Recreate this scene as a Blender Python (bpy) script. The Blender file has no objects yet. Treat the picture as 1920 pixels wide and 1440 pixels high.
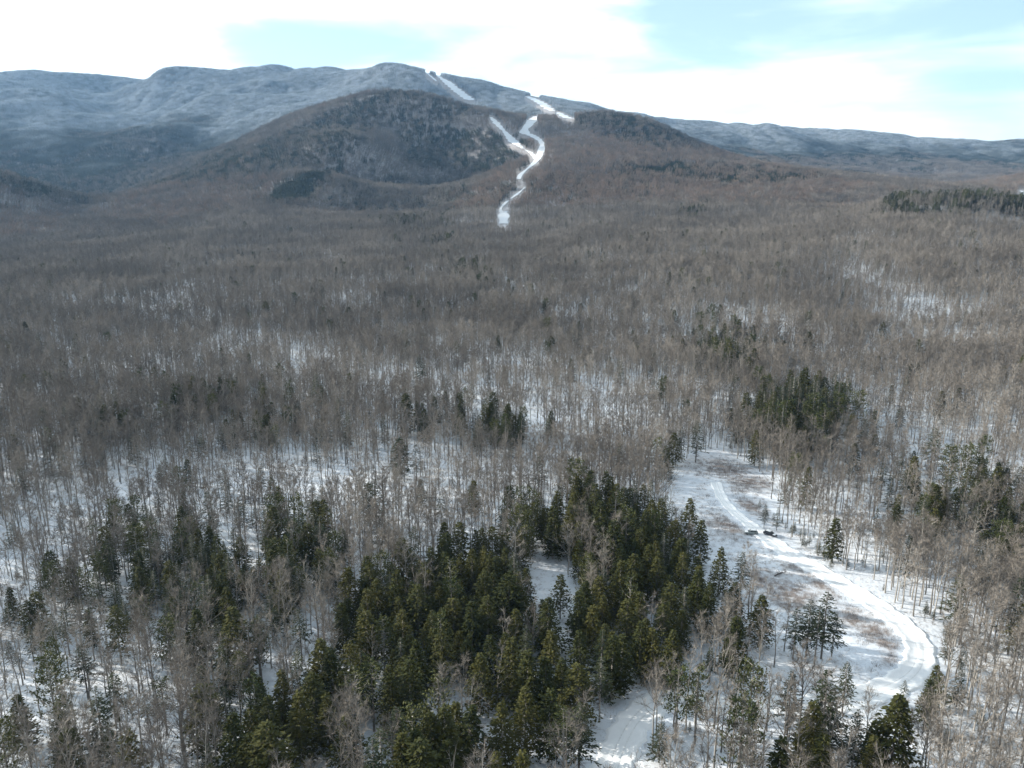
import bpy, math, random
import numpy as np
from mathutils import Vector

SC = bpy.context.scene
COL = SC.collection
rng = np.random.default_rng(7)
random.seed(7)

# ------------------------------------------------------------------ camera
F = 1478.0                      # focal length in photo pixels (1920 wide)
CAMZ = 105.0
PITCH = math.radians(14.2)
cd = bpy.data.cameras.new('camera'); cam = bpy.data.objects.new('camera', cd); COL.objects.link(cam)
cd.sensor_width = 36.0; cd.lens = F / 1920 * 36
cd.clip_start = 1.0; cd.clip_end = 40000
cam.location = (0, 0, CAMZ); cam.rotation_euler = (math.pi/2 - PITCH, 0, 0)
SC.camera = cam

# ------------------------------------------------------------------ light
SUN_EL = math.radians(20.0)
SUN_AZ = math.radians(-74.0)    # measured from +Y towards +X: left and somewhat ahead
sdir = Vector((math.sin(SUN_AZ)*math.cos(SUN_EL), math.cos(SUN_AZ)*math.cos(SUN_EL), math.sin(SUN_EL)))
sl = bpy.data.lights.new('sun', 'SUN'); sl.energy = 5.0; sl.angle = math.radians(0.6); sl.color = (1.0, 0.93, 0.82)
so = bpy.data.objects.new('sun', sl); COL.objects.link(so)
so.rotation_euler = sdir.to_track_quat('Z', 'Y').to_euler(); so.location = (0, 0, 400)

W = bpy.data.worlds.new('World'); SC.world = W; W.use_nodes = True
nt = W.node_tree; nt.nodes.clear()
def N(tree, typ, **kw):
    n = tree.nodes.new(typ)
    for k, v in kw.items(): setattr(n, k, v)
    return n
def mth(tree, op, a, b=None, clamp=False):
    n = N(tree, 'ShaderNodeMath', operation=op, use_clamp=clamp)
    for i, x in enumerate((a, b)):
        if x is None: continue
        if isinstance(x, (int, float)): n.inputs[i].default_value = x
        else: tree.links.new(x, n.inputs[i])
    return n.outputs[0]
sky = N(nt, 'ShaderNodeTexSky', sky_type='NISHITA', sun_disc=False)
sky.sun_elevation = SUN_EL; sky.sun_rotation = SUN_AZ; sky.altitude = 600; sky.air_density = 1.0; sky.dust_density = 0.1; sky.ozone_density = 3.0
bgs = N(nt, 'ShaderNodeBackground'); bgs.inputs[1].default_value = 0.13
nt.links.new(sky.outputs[0], bgs.inputs[0])
tc = N(nt, 'ShaderNodeTexCoord')
sep = N(nt, 'ShaderNodeSeparateXYZ'); nt.links.new(tc.outputs['Generated'], sep.inputs[0])
# streaky high cloud: noise over the direction vector, stretched along the horizon
mp = N(nt, 'ShaderNodeMapping'); mp.inputs['Scale'].default_value = (1.5, 1.5, 6.5); mp.inputs['Rotation'].default_value = (0, 0.22, 0.35)
nt.links.new(tc.outputs['Generated'], mp.inputs[0])
nz = N(nt, 'ShaderNodeTexNoise'); nz.inputs['Scale'].default_value = 3.1; nz.inputs['Detail'].default_value = 7; nz.inputs['Roughness'].default_value = 0.52; nz.inputs['Distortion'].default_value = 0.35
nt.links.new(mp.outputs[0], nz.inputs['Vector'])
def pix2dir(u, v):
    u = np.asarray(u, float); v = np.asarray(v, float)
    a = (u - 960) / F; b = (720 - v) / F
    d = np.stack([a, math.cos(PITCH) + b*math.sin(PITCH), -math.sin(PITCH) + b*math.cos(PITCH)], -1)
    return d / np.linalg.norm(d, axis=-1, keepdims=True)
def gap(u, v, w):               # a clearer patch of sky in one direction
    d = pix2dir(u, v)
    dt = N(nt, 'ShaderNodeVectorMath', operation='DOT_PRODUCT'); nt.links.new(tc.outputs['Generated'], dt.inputs[0]); dt.inputs[1].default_value = tuple(d)
    x = mth(nt, 'SUBTRACT', 1.0, dt.outputs['Value'])
    return mth(nt, 'EXPONENT', mth(nt, 'MULTIPLY', x, -1.0 / (w*w)))
cov = mth(nt, 'MULTIPLY', mth(nt, 'SUBTRACT', nz.outputs[0], 0.5), 2.0)
cov = mth(nt, 'ADD', mth(nt, 'MULTIPLY', cov, 1.5), 0.98)
for (u, v, w, k) in ((425, 112, 0.02, 0.3), (470, 106, 0.026, 0.45), (520, 104, 0.03, 0.6), (600, 104, 0.03, 0.62), (690, 100, 0.03, 0.55), (780, 92, 0.03, 0.42), (880, 66, 0.036, 0.35), (980, 40, 0.038, 0.28), (1120, 25, 0.045, 0.4), (1230, 12, 0.045, 0.7), (1340, 5, 0.05, 0.85), (1450, 8, 0.05, 0.8), (1560, -12, 0.05, 0.5), (1700, -8, 0.05, 0.45), (1850, 5, 0.05, 0.45), (1990, 30, 0.07, 0.35), (1480, 200, 0.035, 0.15), (1690, 140, 0.04, 0.22), (1800, 165, 0.045, 0.25), (1900, 130, 0.045, 0.25)):
    cov = mth(nt, 'SUBTRACT', cov, mth(nt, 'MULTIPLY', gap(u, v, w), k))
mr = N(nt, 'ShaderNodeMapRange', interpolation_type='SMOOTHSTEP'); nt.links.new(cov, mr.inputs[0])
mr.inputs['From Min'].default_value = -0.1; mr.inputs['From Max'].default_value = 1.12; mr.inputs['To Min'].default_value = 0.2; mr.inputs['To Max'].default_value = 1.0
bgc = N(nt, 'ShaderNodeBackground'); bgc.inputs[0].default_value = (0.84, 0.95, 1.0, 1); 
# high cloud glows towards the sun's side of the sky and is duller behind
hd = N(nt, 'ShaderNodeVectorMath', operation='DOT_PRODUCT'); nt.links.new(tc.outputs['Generated'], hd.inputs[0]); hd.inputs[1].default_value = tuple(Vector((-0.25, 0.95, 0.12)).normalized())
hm = N(nt, 'ShaderNodeMapRange', interpolation_type='SMOOTHSTEP'); nt.links.new(hd.outputs['Value'], hm.inputs[0])
hm.inputs['From Min'].default_value = 0.35; hm.inputs['From Max'].default_value = 0.86; hm.inputs['To Min'].default_value = 0.38; hm.inputs['To Max'].default_value = 1.1
nt.links.new(hm.outputs[0], bgc.inputs[1])
mx = N(nt, 'ShaderNodeMixShader'); nt.links.new(mr.outputs[0], mx.inputs[0]); nt.links.new(bgs.outputs[0], mx.inputs[1]); nt.links.new(bgc.outputs[0], mx.inputs[2])
wo = N(nt, 'ShaderNodeOutputWorld'); nt.links.new(mx.outputs[0], wo.inputs[0])

vs = SC.view_settings; vs.view_transform = 'Standard'; vs.look = 'None'; vs.exposure = 0.88; vs.gamma = 1.0
cy = SC.cycles
cy.max_bounces = 3; cy.diffuse_bounces = 2; cy.glossy_bounces = 1; cy.transmission_bounces = 1; cy.transparent_max_bounces = 4; cy.volume_bounces = 0
cy.use_denoising = True; cy.denoiser = 'OPENIMAGEDENOISE'; cy.denoising_input_passes = 'RGB_ALBEDO_NORMAL'; cy.denoising_prefilter = 'ACCURATE'
cy.caustics_reflective = False; cy.caustics_refractive = False
cy.use_adaptive_sampling = True; cy.adaptive_threshold = 0.02

# ------------------------------------------------------------------ terrain height
def lattice(ix, iy, seed):
    h = (ix.astype(np.int64) * 374761393 + iy.astype(np.int64) * 668265263 + seed * 974634777) & 0xffffffff
    h = ((h ^ (h >> 13)) * 1274126177) & 0xffffffff
    h = h ^ (h >> 16)
    return (h & 0xffff) / 65535.0 * 2 - 1
def vnoise(x, y, seed=0):
    x = np.asarray(x, float); y = np.asarray(y, float)
    ix = np.floor(x); iy = np.floor(y); fx = x - ix; fy = y - iy
    fx = fx*fx*fx*(fx*(fx*6-15)+10); fy = fy*fy*fy*(fy*(fy*6-15)+10)
    a = lattice(ix, iy, seed); b = lattice(ix+1, iy, seed); c = lattice(ix, iy+1, seed); d = lattice(ix+1, iy+1, seed)
    return (a*(1-fx)+b*fx)*(1-fy) + (c*(1-fx)+d*fx)*fy
def fbm(x, y, wl, octs=4, seed=0):
    s = 0; amp = 1.0
    for o in range(octs):
        s = s + amp * vnoise(x/wl + 17.3*o, y/wl - 9.1*o, seed+o); amp *= 0.5; wl = wl/2.03
    return s

CP = []                         # (u, v, distance along Y, canopy height above the ground)
def cp(D, pts, hc=10):
    for p in pts:
        d = D if len(p) == 2 else p[2]
        CP.append((p[0], p[1], d, hc))
# far-left main mountain, crest
cp(5200, [(-500,175),(-250,160),(0,140),(90,133,5100),(150,139,5050),(205,149,5000),(300,135,4900),(400,129,4800),(445,137,4700),(490,125,4600),(600,130,4600),(700,124,4500),(760,123,4400),(800,132,4300),(860,152,4150),(930,165,4000),(1000,178,3900),(1060,189,3800),(1140,207,3700)], 12)
cp(6800, [(-500,215),(0,180),(200,180),(445,165),(600,160),(760,160),(930,200),(1060,215),(1250,232)], 12)
# its face, shoulders and bowls
cp(4300, [(432,149,4600),(405,175,4350),(370,203,4100),(320,165,4750),(270,178,4650),(215,178,4700),(465,160,4560),(480,182,4450),(640,150,4450),(610,172,4150),(575,196,3950),(690,150,4400),(540,160,4500),(85,158,4800),(30,180,4250),(95,178,4250)], 12)
cp(4200, [(-300,200,4400),(0,158,4500),(60,165,4300),(130,200,4100),(200,205,4500),(270,213,4300),(350,200,4400),(470,168,4350),(420,200,4100),(560,190,4100),(660,175,4100),(830,175,4000),(900,185,3900),(960,195,3700)], 12)
cp(3600, [(-300,280,3200),(0,240,3500),(120,262,3400),(200,250,3700),(320,245,3600),(440,235,3600),(540,215,3700)], 12)
cp(3000, [(-300,400,2600),(0,330,2900),(100,352,2700),(170,368,2600),(260,322,2900),(360,290,3100),(470,262,3200)], 12)
cp(3500, [(880,208,3450),(950,215,3400),(1020,215,3350),(1090,222,3300)], 12)
# left near spur
cp(1900, [(-300,250,2000),(-120,285,1950),(0,322,1900),(60,345,1850),(110,378,1800),(140,402,1750)], 10)
cp(2300, [(-300,330),(-60,372),(60,392),(120,405)], 10)
cp(1500, [(-250,420,1450),(0,440,1450),(80,445,1450)], 10)
cp(2100, [(185,385,2200),(150,400,2050)], 10)
# dark middle hill
cp(2900, [(740,170),(690,172,2880),(650,184,2850),(570,214,2750),(500,245,2700),(430,280,2550),(350,318,2400),(260,350,2250),(190,385,2050),(790,174,2850),(840,188,2800),(890,207,2700),(930,232,2600),(965,262,2450),(990,292,2300)], 10)
cp(3250, [(740,215),(600,232),(480,262),(400,290),(850,235),(930,262,3000)], 10)
cp(2450, [(740,240,2660),(645,250,2310),(540,290,2250),(850,270,2600),(920,290,2450)], 10)
cp(2000, [(740,320,2270),(580,320,1970),(660,330,2150),(480,350,1900),(350,378,1850),(850,350,2180),(900,335,2230),(945,314,2360),(250,400,1750)], 10)
cp(1700, [(740,394,1810),(640,396,1770),(525,376,1740),(600,400,1650),(450,405,1550),(300,425,1500),(150,445,1450),(800,398,1790)], 10)
# right hill with the ski trails on its left flank
cp(3000, [(1150,210,2950),(1100,216,3000),(1050,222,3050),(1200,219,2900),(1250,241,2800),(1300,266,2700),(1345,284,2600),(1390,301,2500),(1450,313,2350),(1520,325,2200),(1600,342,2050),(1680,360,1900)], 10)
cp(3350, [(1160,250,3400),(1260,275,3300),(1380,318,3000)], 10)
cp(2600, [(1150,262,2550),(1050,262,2500),(985,262,2550),(1005,300,2150),(1250,290,2350),(985,225,2900)], 10)
cp(2000, [(985,302,2120),(930,344,1840),(880,377,1650),(990,335,1850),(1100,330,1950),(1240,330,1950),(1350,345,1850),(1450,350,1800)], 10)
cp(1550, [(830,414,1450),(890,412,1450),(942,400,1500),(1050,395,1550),(1200,390,1550),(1350,395,1500),(1500,390,1500)], 10)
# far right ridge
cp(5600, [(1180,214,5200),(1230,220,5300),(1290,229,5300),(1380,234,5300),(1440,235,5200),(1490,243,5200),(1530,248,5300),(1600,246,5400),(1700,258,5600),(1800,266,5700),(1860,268,5700),(1930,262,5600),(2100,250,5600),(2400,235,5600)], 12)
cp(7200, [(1290,262),(1500,272),(1800,290),(2100,285)], 12)
cp(4700, [(1330,262,4700),(1450,272,4700),(1560,280,4800),(1700,288,4900),(1850,298,4800),(2100,290)], 12)
cp(3800, [(1480,308,4000),(1620,322,3900),(1750,326,3900),(1850,330,3600),(1560,330,3200),(1700,346,3000),(2000,330,3600)], 12)
cp(2600, [(1840,348,2500),(1930,326,2500),(2050,305,2500),(2200,300,2500)], 10)
cp(2900, [(1930,355),(2050,350)], 10)
# right knoll with the dark conifers
cp(1300, [(1650,400,1230),(1700,378,1250),(1780,366,1270),(1850,370,1270),(1930,384,1260),(2100,380,1250)], 12)
cp(1650, [(1650,395),(1780,395),(1930,400)], 12)
cp(1120, [(1650,420,1120),(1780,425,1080),(1930,430,1080),(2100,430,1080)], 6)
# broad slope in front
cp(1200, [(1500,430,1250),(1350,440,1200),(1200,440,1200),(1050,445,1200),(942,445,1230),(830,455,1200),(700,450,1200),(550,455,1200),(400,455,1200),(200,465,1180),(0,470,1150),(-250,470,1150)], 9)
cp(850, [(1900,490,850),(1700,500,850),(1500,510,850),(1300,520,850),(1100,525,850),(960,530,850),(830,532,850),(650,528,850),(450,525,850),(200,525,850),(0,525,850),(-250,525,850),(2150,490,850)], 8)
cp(600, [(1900,600,580),(1700,610,580),(1500,612,580),(1300,620,580),(1100,622,580),(900,624,580),(700,622,580),(500,620,580),(300,620,580),(100,618,580),(-100,618,580),(2100,600,580)], 5)
P = np.array(CP, float)
P[:, 2] = np.where(P[:, 2] >= 1000, P[:, 2]*.86, np.where(P[:, 2] > 700, P[:, 2]*.85, P[:, 2]*.94))
d = pix2dir(P[:, 0], P[:, 1]); t = P[:, 2] / d[:, 1]
C3 = np.stack([d[:, 0]*t, P[:, 2], CAMZ + d[:, 2]*t - P[:, 3]], -1)
near = [(x, y, 0.0) for y in (-600, -200, 0, 120, 240, 360, 450) for x in (-500, -250, 0, 250, 500)]
ring = []
for k in range(24):
    a = k/24*2*math.pi
    for R, z in ((9500, 180), (3000, 40)):
        x, y = R*math.sin(a), R*math.cos(a)
        if y < 600 or R > 9000 : ring.append((x, y, z))
C3 = np.concatenate([C3, np.array(near), np.array(ring)])
CC = 30.0
def _phi(r2): return np.sqrt(r2 + CC*CC)
n = len(C3); XY = C3[:, :2]
A = np.zeros((n+3, n+3)); A[:n, :n] = -_phi(((XY[:, None]-XY[None])**2).sum(-1)) - 1.0*np.eye(n)
S = 1000.0
A[:n, n] = 1; A[:n, n+1:n+3] = XY/S; A[n, :n] = 1; A[n+1:n+3, :n] = (XY/S).T
RW = np.linalg.solve(A, np.concatenate([C3[:, 2], np.zeros(3)]))
ncp = len(P)
def smooth(a, b, x): x = np.clip((x-a)/(b-a), 0, 1); return x*x*(3-2*x)
def hgt(x, y):
    x = np.asarray(x, float); y = np.asarray(y, float); sh = np.broadcast(x, y).shape
    x = np.broadcast_to(x, sh).ravel(); y = np.broadcast_to(y, sh).ravel(); out = np.empty(x.size)
    for i in range(0, x.size, 20000):
        xs = x[i:i+20000]; ys = y[i:i+20000]
        r2 = (xs[:, None]-XY[None, :, 0])**2 + (ys[:, None]-XY[None, :, 1])**2
        out[i:i+20000] = -_phi(r2) @ RW[:n] + RW[n] + RW[n+1]*xs/S + RW[n+2]*ys/S
    r = np.hypot(x, y)
    amp = 1.0 + 6.0*smooth(450, 1300, r) + 1.0*smooth(1500, 3500, r)
    out = out + amp * fbm(x, y, 420.0, 3, 3) * smooth(250, 900, r) + 0.8*fbm(x, y, 60.0, 2, 11)
    gul = np.abs(vnoise(x/330.0, y/600.0, 31)) + 0.75*np.abs(vnoise(x/140.0, y/280.0, 32))
    out = out + (gul - 0.45) * 24.0 * smooth(2240, 3350, r)
    return out.reshape(sh)

# settle the far crest: nudge its control heights until the skyline stands where it should
SKY = np.array([(-300,165),(0,141),(90,134),(150,140),(205,150),(300,136),(400,130),(445,138),(490,126),(600,131),(700,125),(760,124),(800,132),(860,152),(930,165),(1000,178),(1060,189),(1140,207),(1220,220),(1290,229),(1380,234),(1440,235),(1530,248),(1600,246),(1700,258),(1860,268),(1930,262),(2200,250)], float)
for _ in range(4):
    us = np.arange(-60, 1990, 12.0); rs = np.linspace(2900, 5900, 70)
    th = np.arctan((us-960)/F/ (math.cos(PITCH)+.38*math.sin(PITCH)))
    X_ = rs[:, None]*np.sin(th)[None]; Y_ = rs[:, None]*np.cos(th)[None]; Z_ = hgt(X_, Y_) + 11
    zz = Z_-CAMZ; dep = Y_*math.cos(PITCH)-zz*math.sin(PITCH); uu = 960+F*X_/dep; vv = 720-F*(Y_*math.sin(PITCH)+zz*math.cos(PITCH))/dep
    top = vv.min(0); ut = uu.mean(0); ex = np.convolve(np.pad(np.interp(ut, SKY[:, 0], SKY[:, 1]) - 3.0 - top, 4, 'edge'), np.array([1, 2, 3, 4, 4, 4, 3, 2, 1])/24, 'valid')      # > 0: stands too high
    e_ = np.interp(P[:, 0], ut, ex); vs_ = np.interp(P[:, 0], SKY[:, 0], SKY[:, 1])
    wgt = np.where(P[:, 2] > 2900, np.clip(1-(P[:, 1]-vs_)/70.0, 0, 1), 0); wgt = np.where(P[:, 2] > 5300, np.where(P[:, 0] < 1180, 1.0, wgt), wgt)
    C3[:ncp, 2] -= wgt*e_*P[:, 2]/F*.8
    RW = np.linalg.solve(A, np.concatenate([C3[:, 2], np.zeros(3)]))

# ground: one sheet, a fan of rings that reaches the horizon on every side
AZF = np.radians(np.linspace(-46, 46, 700))
AZR = np.radians(np.concatenate([np.linspace(46, 314, 92)[1:-1]]))
AZ = np.concatenate([AZF, AZR]); NR = 560
RR = 12.0 * (8600/12.0) ** (np.arange(NR)/(NR-1))
gx = RR[:, None]*np.sin(AZ)[None]; gy = RR[:, None]*np.cos(AZ)[None]
GH = hgt(gx, gy)
nf = len(AZF)
# horizon map of the terrain along each forward ray, used to skip trees no viewpoint near the camera could see
TANG = (GH[:, :nf] - CAMZ) / RR[:, None]
HMAX = np.maximum.accumulate(TANG, axis=0)
LR = math.log(8600/12.0)
def grid_ix(x, y):
    r = np.hypot(x, y); az = np.arctan2(x, y)
    i = np.log(np.maximum(r, 12.001)/12.0)/LR*(NR-1); j = (az + math.radians(46))/math.radians(92)*(nf-1)
    return np.clip(i, 0, NR-2), np.clip(j, 0, nf-2), r, az
def hfast(x, y):                # the height of the mesh itself
    i, j, r, az = grid_ix(x, y); i0 = i.astype(int); j0 = j.astype(int)
    fi = (r - RR[i0])/(RR[i0+1]-RR[i0]); fj = j - j0
    g = GH[:, :nf]
    return (g[i0, j0]*(1-fj)+g[i0, j0+1]*fj)*(1-fi) + (g[i0+1, j0]*(1-fj)+g[i0+1, j0+1]*fj)*fi
def visible(x, y, h=22.0):
    i, j, r, az = grid_ix(x, y); i0 = i.astype(int); j0 = j.astype(int)
    z = hfast(x, y)
    return (z + h + 0.006*r - CAMZ)/r >= HMAX[i0, j0] - 1e-4
TT = 60 * (9000/60) ** np.linspace(0, 1, 900)
def hit(u, v, H=0.0):           # where the ray through a photo pixel meets the ground (raised by H)
    d = pix2dir(u, v); x = d[0]*TT; y = d[1]*TT; z = CAMZ + d[2]*TT
    dz = z - hfast(x, y) - H
    k = np.argmax(dz < 0)
    if dz[k] >= 0: k = len(TT)-1
    k = max(k, 1); f = dz[k-1]/(dz[k-1]-dz[k]+1e-9)
    return x[k-1]+(x[k]-x[k-1])*f, y[k-1]+(y[k]-y[k-1])*f
def project(x, y, z):
    zz = z - CAMZ; dep = y*math.cos(PITCH) - zz*math.sin(PITCH)
    up = y*math.sin(PITCH) + zz*math.cos(PITCH)
    return 960 + F*x/dep, 720 - F*up/dep
def quad_mesh(name, V, nr, nc, mat, wrap=False):
    me = bpy.data.meshes.new(name); me.vertices.add(len(V)); me.vertices.foreach_set('co', np.asarray(V, np.float32).ravel())
    a = np.arange(nr-1)[:, None]*nc; j = np.arange(nc if wrap else nc-1)[None]; j2 = (j+1) % nc
    q = np.stack([a+j, a+j2, a+nc+j2, a+nc+j], -1).reshape(-1, 4)[:, ::-1]
    me.loops.add(q.size); me.loops.foreach_set('vertex_index', q.ravel().astype(np.int32))
    me.polygons.add(len(q)); me.polygons.foreach_set('loop_start', (np.arange(len(q))*4).astype(np.int32))
    me.polygons.foreach_set('use_smooth', np.ones(len(q), bool))
    me.update(); me.validate(); me.materials.append(mat)
    o = bpy.data.objects.new(name, me); COL.objects.link(o); return o
# ------------------------------------------------------------------ materials
def pmat(name, build, rough=0.85, spec=0.15):
    m = bpy.data.materials.new(name); m.use_nodes = True; t = m.node_tree
    b = t.nodes['Principled BSDF']; b.inputs['Roughness'].default_value = rough; b.inputs['Specular IOR Level'].default_value = spec
    r = build(t)
    if r is not None:
        if isinstance(r, tuple): b.inputs['Base Color'].default_value = (*r, 1)
        else: t.links.new(r, b.inputs['Base Color'])
    return m
def mixc(t, fac, a, b):
    n = N(t, 'ShaderNodeMix', data_type='RGBA')
    if isinstance(fac, (int, float)): n.inputs[0].default_value = fac
    else: t.links.new(fac, n.inputs[0])
    for i, x in ((6, a), (7, b)):
        if isinstance(x, tuple): n.inputs[i].default_value = (*x, 1)
        else: t.links.new(x, n.inputs[i])
    return n.outputs[2]
def noise(t, scale, detail=4, rough=0.55, vec=None):
    n = N(t, 'ShaderNodeTexNoise'); n.inputs['Scale'].default_value = scale; n.inputs['Detail'].default_value = detail; n.inputs['Roughness'].default_value = rough
    if vec is None:
        g = N(t, 'ShaderNodeNewGeometry'); vec = g.outputs['Position']
    t.links.new(vec, n.inputs['Vector']); return n.outputs[0]
def ramp(t, x, a, b, lo=0.0, hi=1.0):
    n = N(t, 'ShaderNodeMapRange', interpolation_type='SMOOTHSTEP'); t.links.new(x, n.inputs[0])
    n.inputs['From Min'].default_value = a; n.inputs['From Max'].default_value = b; n.inputs['To Min'].default_value = lo; n.inputs['To Max'].default_value = hi
    return n.outputs[0]
def rnd(t): return N(t, 'ShaderNodeObjectInfo').outputs['Random']
def tinted(lo, hi, frost=(0.62, 0.69, 0.77), amount=1.0, patchy=None):
    def f(t):
        c = mixc(t, rnd(t), lo, hi)
        if patchy: c = mixc(t, ramp(t, noise(t, .011, 4, .6), .36, .64), c, mixc(t, rnd(t), patchy, lo))
        a = N(t, 'ShaderNodeAttribute', attribute_type='INSTANCER', attribute_name='frost')
        x = mth(t, 'MULTIPLY', a.outputs['Fac'], mth(t, 'MULTIPLY', ramp(t, noise(t, 0.9, 2), 0.25, 0.7, 0.35, 1.0), amount), clamp=True)
        return mixc(t, x, c, frost)
    return f
M_BARK = pmat('bark', tinted((0.11, 0.10, 0.09), (0.40, 0.38, 0.35), amount=0.4))
M_TWIG = pmat('twigs', tinted((0.195, 0.172, 0.148), (0.37, 0.335, 0.295), patchy=(.17, .155, .14)))
M_TWIGR = pmat('reddish_twigs', tinted((0.22, 0.168, 0.135), (0.33, 0.255, 0.205)))
M_HEML = pmat('hemlock_needles', tinted((0.030, 0.038, 0.011), (0.078, 0.076, 0.022)))
M_SPRU = pmat('spruce_needles', tinted((0.020, 0.030, 0.015), (0.046, 0.054, 0.024)))
M_PINE = pmat('pine_needles', tinted((0.050, 0.065, 0.022), (0.095, 0.10, 0.038)))
M_DEAD = pmat('dead_twigs', tinted((0.055, 0.040, 0.032), (0.09, 0.066, 0.05)))
M_BRUSH = pmat('brush_stems', tinted((0.20, 0.165, 0.15), (0.31, 0.27, 0.25)))

# ------------------------------------------------------------------ tree shapes, built as plain vertex and face lists
class Shape:
    def __init__(s): s.v = []; s.f = []; s.m = []
    def tube(s, pts, rad, sides, mi):
        base = len(s.v); k = len(pts)
        for i, p in enumerate(pts):
            p = Vector(p); d = (Vector(pts[min(i+1, k-1)]) - Vector(pts[max(i-1, 0)])).normalized()
            a = d.orthogonal().normalized(); b = d.cross(a)
            for j in range(sides):
                th = 2*math.pi*j/sides; s.v.append(tuple(p + (a*math.cos(th)+b*math.sin(th))*rad[i]))
        for i in range(k-1):
            for j in range(sides):
                j2 = (j+1) % sides
                s.f.append((base+i*sides+j, base+i*sides+j2, base+(i+1)*sides+j2, base+(i+1)*sides+j)); s.m.append(mi)
    def tri(s, p, d, L, w, mi, roll=None):
        d = Vector(d).normalized(); a = d.orthogonal().normalized(); b = d.cross(a); th = random.random()*6.283 if roll is None else roll
        sd = (a*math.cos(th)+b*math.sin(th))*w*0.5; p = Vector(p); q = len(s.v)
        s.v += [tuple(p-sd), tuple(p+sd), tuple(p+d*L)]; s.f.append((q, q+1, q+2)); s.m.append(mi)
    def leaf(s, p, d, L, w, mi, up=0.6):      # a spray: broad in the middle, lying roughly flat, pointed outwards
        d = Vector(d).normalized(); side = d.cross(Vector((random.gauss(0, up), random.gauss(0, up), 1))).normalized()*w*0.5
        p = Vector(p); q = len(s.v); m = p + d*L*0.45
        s.v += [tuple(p), tuple(m-side), tuple(p+d*L), tuple(m+side)]; s.f.append((q, q+1, q+2, q+3)); s.m.append(mi)
    def merge(s, o, loc=(0, 0, 0), rz=0.0, sc=1.0):
        q = len(s.v); c, sn = math.cos(rz)*sc, math.sin(rz)*sc
        s.v += [(x*c-y*sn+loc[0], x*sn+y*c+loc[1], z*sc+loc[2]) for x, y, z in o.v]
        s.f += [tuple(i+q for i in f) for f in o.f]; s.m += o.m
    def only(s, which):
        r = Shape(); keep = {}
        for f, m in zip(s.f, s.m):
            if m not in which: continue
            g = []
            for i in f:
                if i not in keep: keep[i] = len(r.v); r.v.append(s.v[i])
                g.append(keep[i])
            r.f.append(tuple(g)); r.m.append(m)
        return r
# material slots: 0 trunk bark, 1 limb bark, 2 twigs/needles, 3 dead twigs
def rvec(s): return Vector((random.gauss(0, s), random.gauss(0, s), random.gauss(0, s)))
def bare_tree(seed, H=18.0, limbs=15, sub=2, twigs=500, tl=1.3, tw=0.05, spread=1.0, low=0.42, sides=6, fork=False):
    random.seed(seed); s = Shape(); r0 = H*0.0095
    lean = rvec(0.03); pts = []; kk = 7
    for i in range(kk):
        t = i/(kk-1); pts.append(Vector((lean.x*H*t*t + random.gauss(0, .10)*(i > 0), lean.y*H*t*t + random.gauss(0, .10)*(i > 0), -1.5 + (H*0.93+1.5)*t)))
    s.tube(pts, [r0*(1.25-1.1*i/(kk-1)) for i in range(kk)], sides, 0)
    def at(t):
        x = t*(kk-1); i = min(int(x), kk-2); return pts[i].lerp(pts[i+1], x-i)
    ends = []
    for k in range(limbs):
        t = low + (0.97-low)*(k+random.random()*0.8)/limbs
        p = at(t); az = k*2.4 + random.gauss(0, .4); rel = (t-low)/(1-low)
        L = H*(0.30-0.20*rel)*random.uniform(.7, 1.15)*(1.5 if fork and k < 2 else 1)
        el = math.radians(random.uniform(38, 62) + 8*rel)
        d = Vector((math.cos(az)*math.cos(el)*spread, math.sin(az)*math.cos(el)*spread, math.sin(el)))
        m = p + d*L*0.55 + rvec(.12); e = m + (d + Vector((0, 0, .30)) + rvec(.12)).normalized()*L*0.5
        rr = r0*(0.42-0.22*rel)*(1.35 if fork and k < 2 else 1)
        s.tube([p, m, e], [rr, rr*.62, rr*.22], 3, 1); ends.append((p, m, e, L))
        for q in range(sub):
            f = random.uniform(.3, .9); a = p.lerp(m, f*1.1) if f < .5 else m.lerp(e, f-.3)
            dd = (d + rvec(.55)).normalized(); e2 = a + dd*L*random.uniform(.3, .5)
            s.tube([a, e2], [rr*.4, rr*.14], 3, 1); ends.append((a, a.lerp(e2, .5), e2, L*.5))
    for k in range(twigs):
        p, m, e, L = random.choice(ends); f = random.uniform(.25, 1.0)
        a = p.lerp(m, f*2) if f < .5 else m.lerp(e, f*2-1)
        d = (e-p).normalized() + rvec(.62) + Vector((0, 0, .25))
        s.tri(a, d, tl*random.uniform(.5, 1.3), tw*random.uniform(.7, 1.3), 2)
    return s
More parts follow.
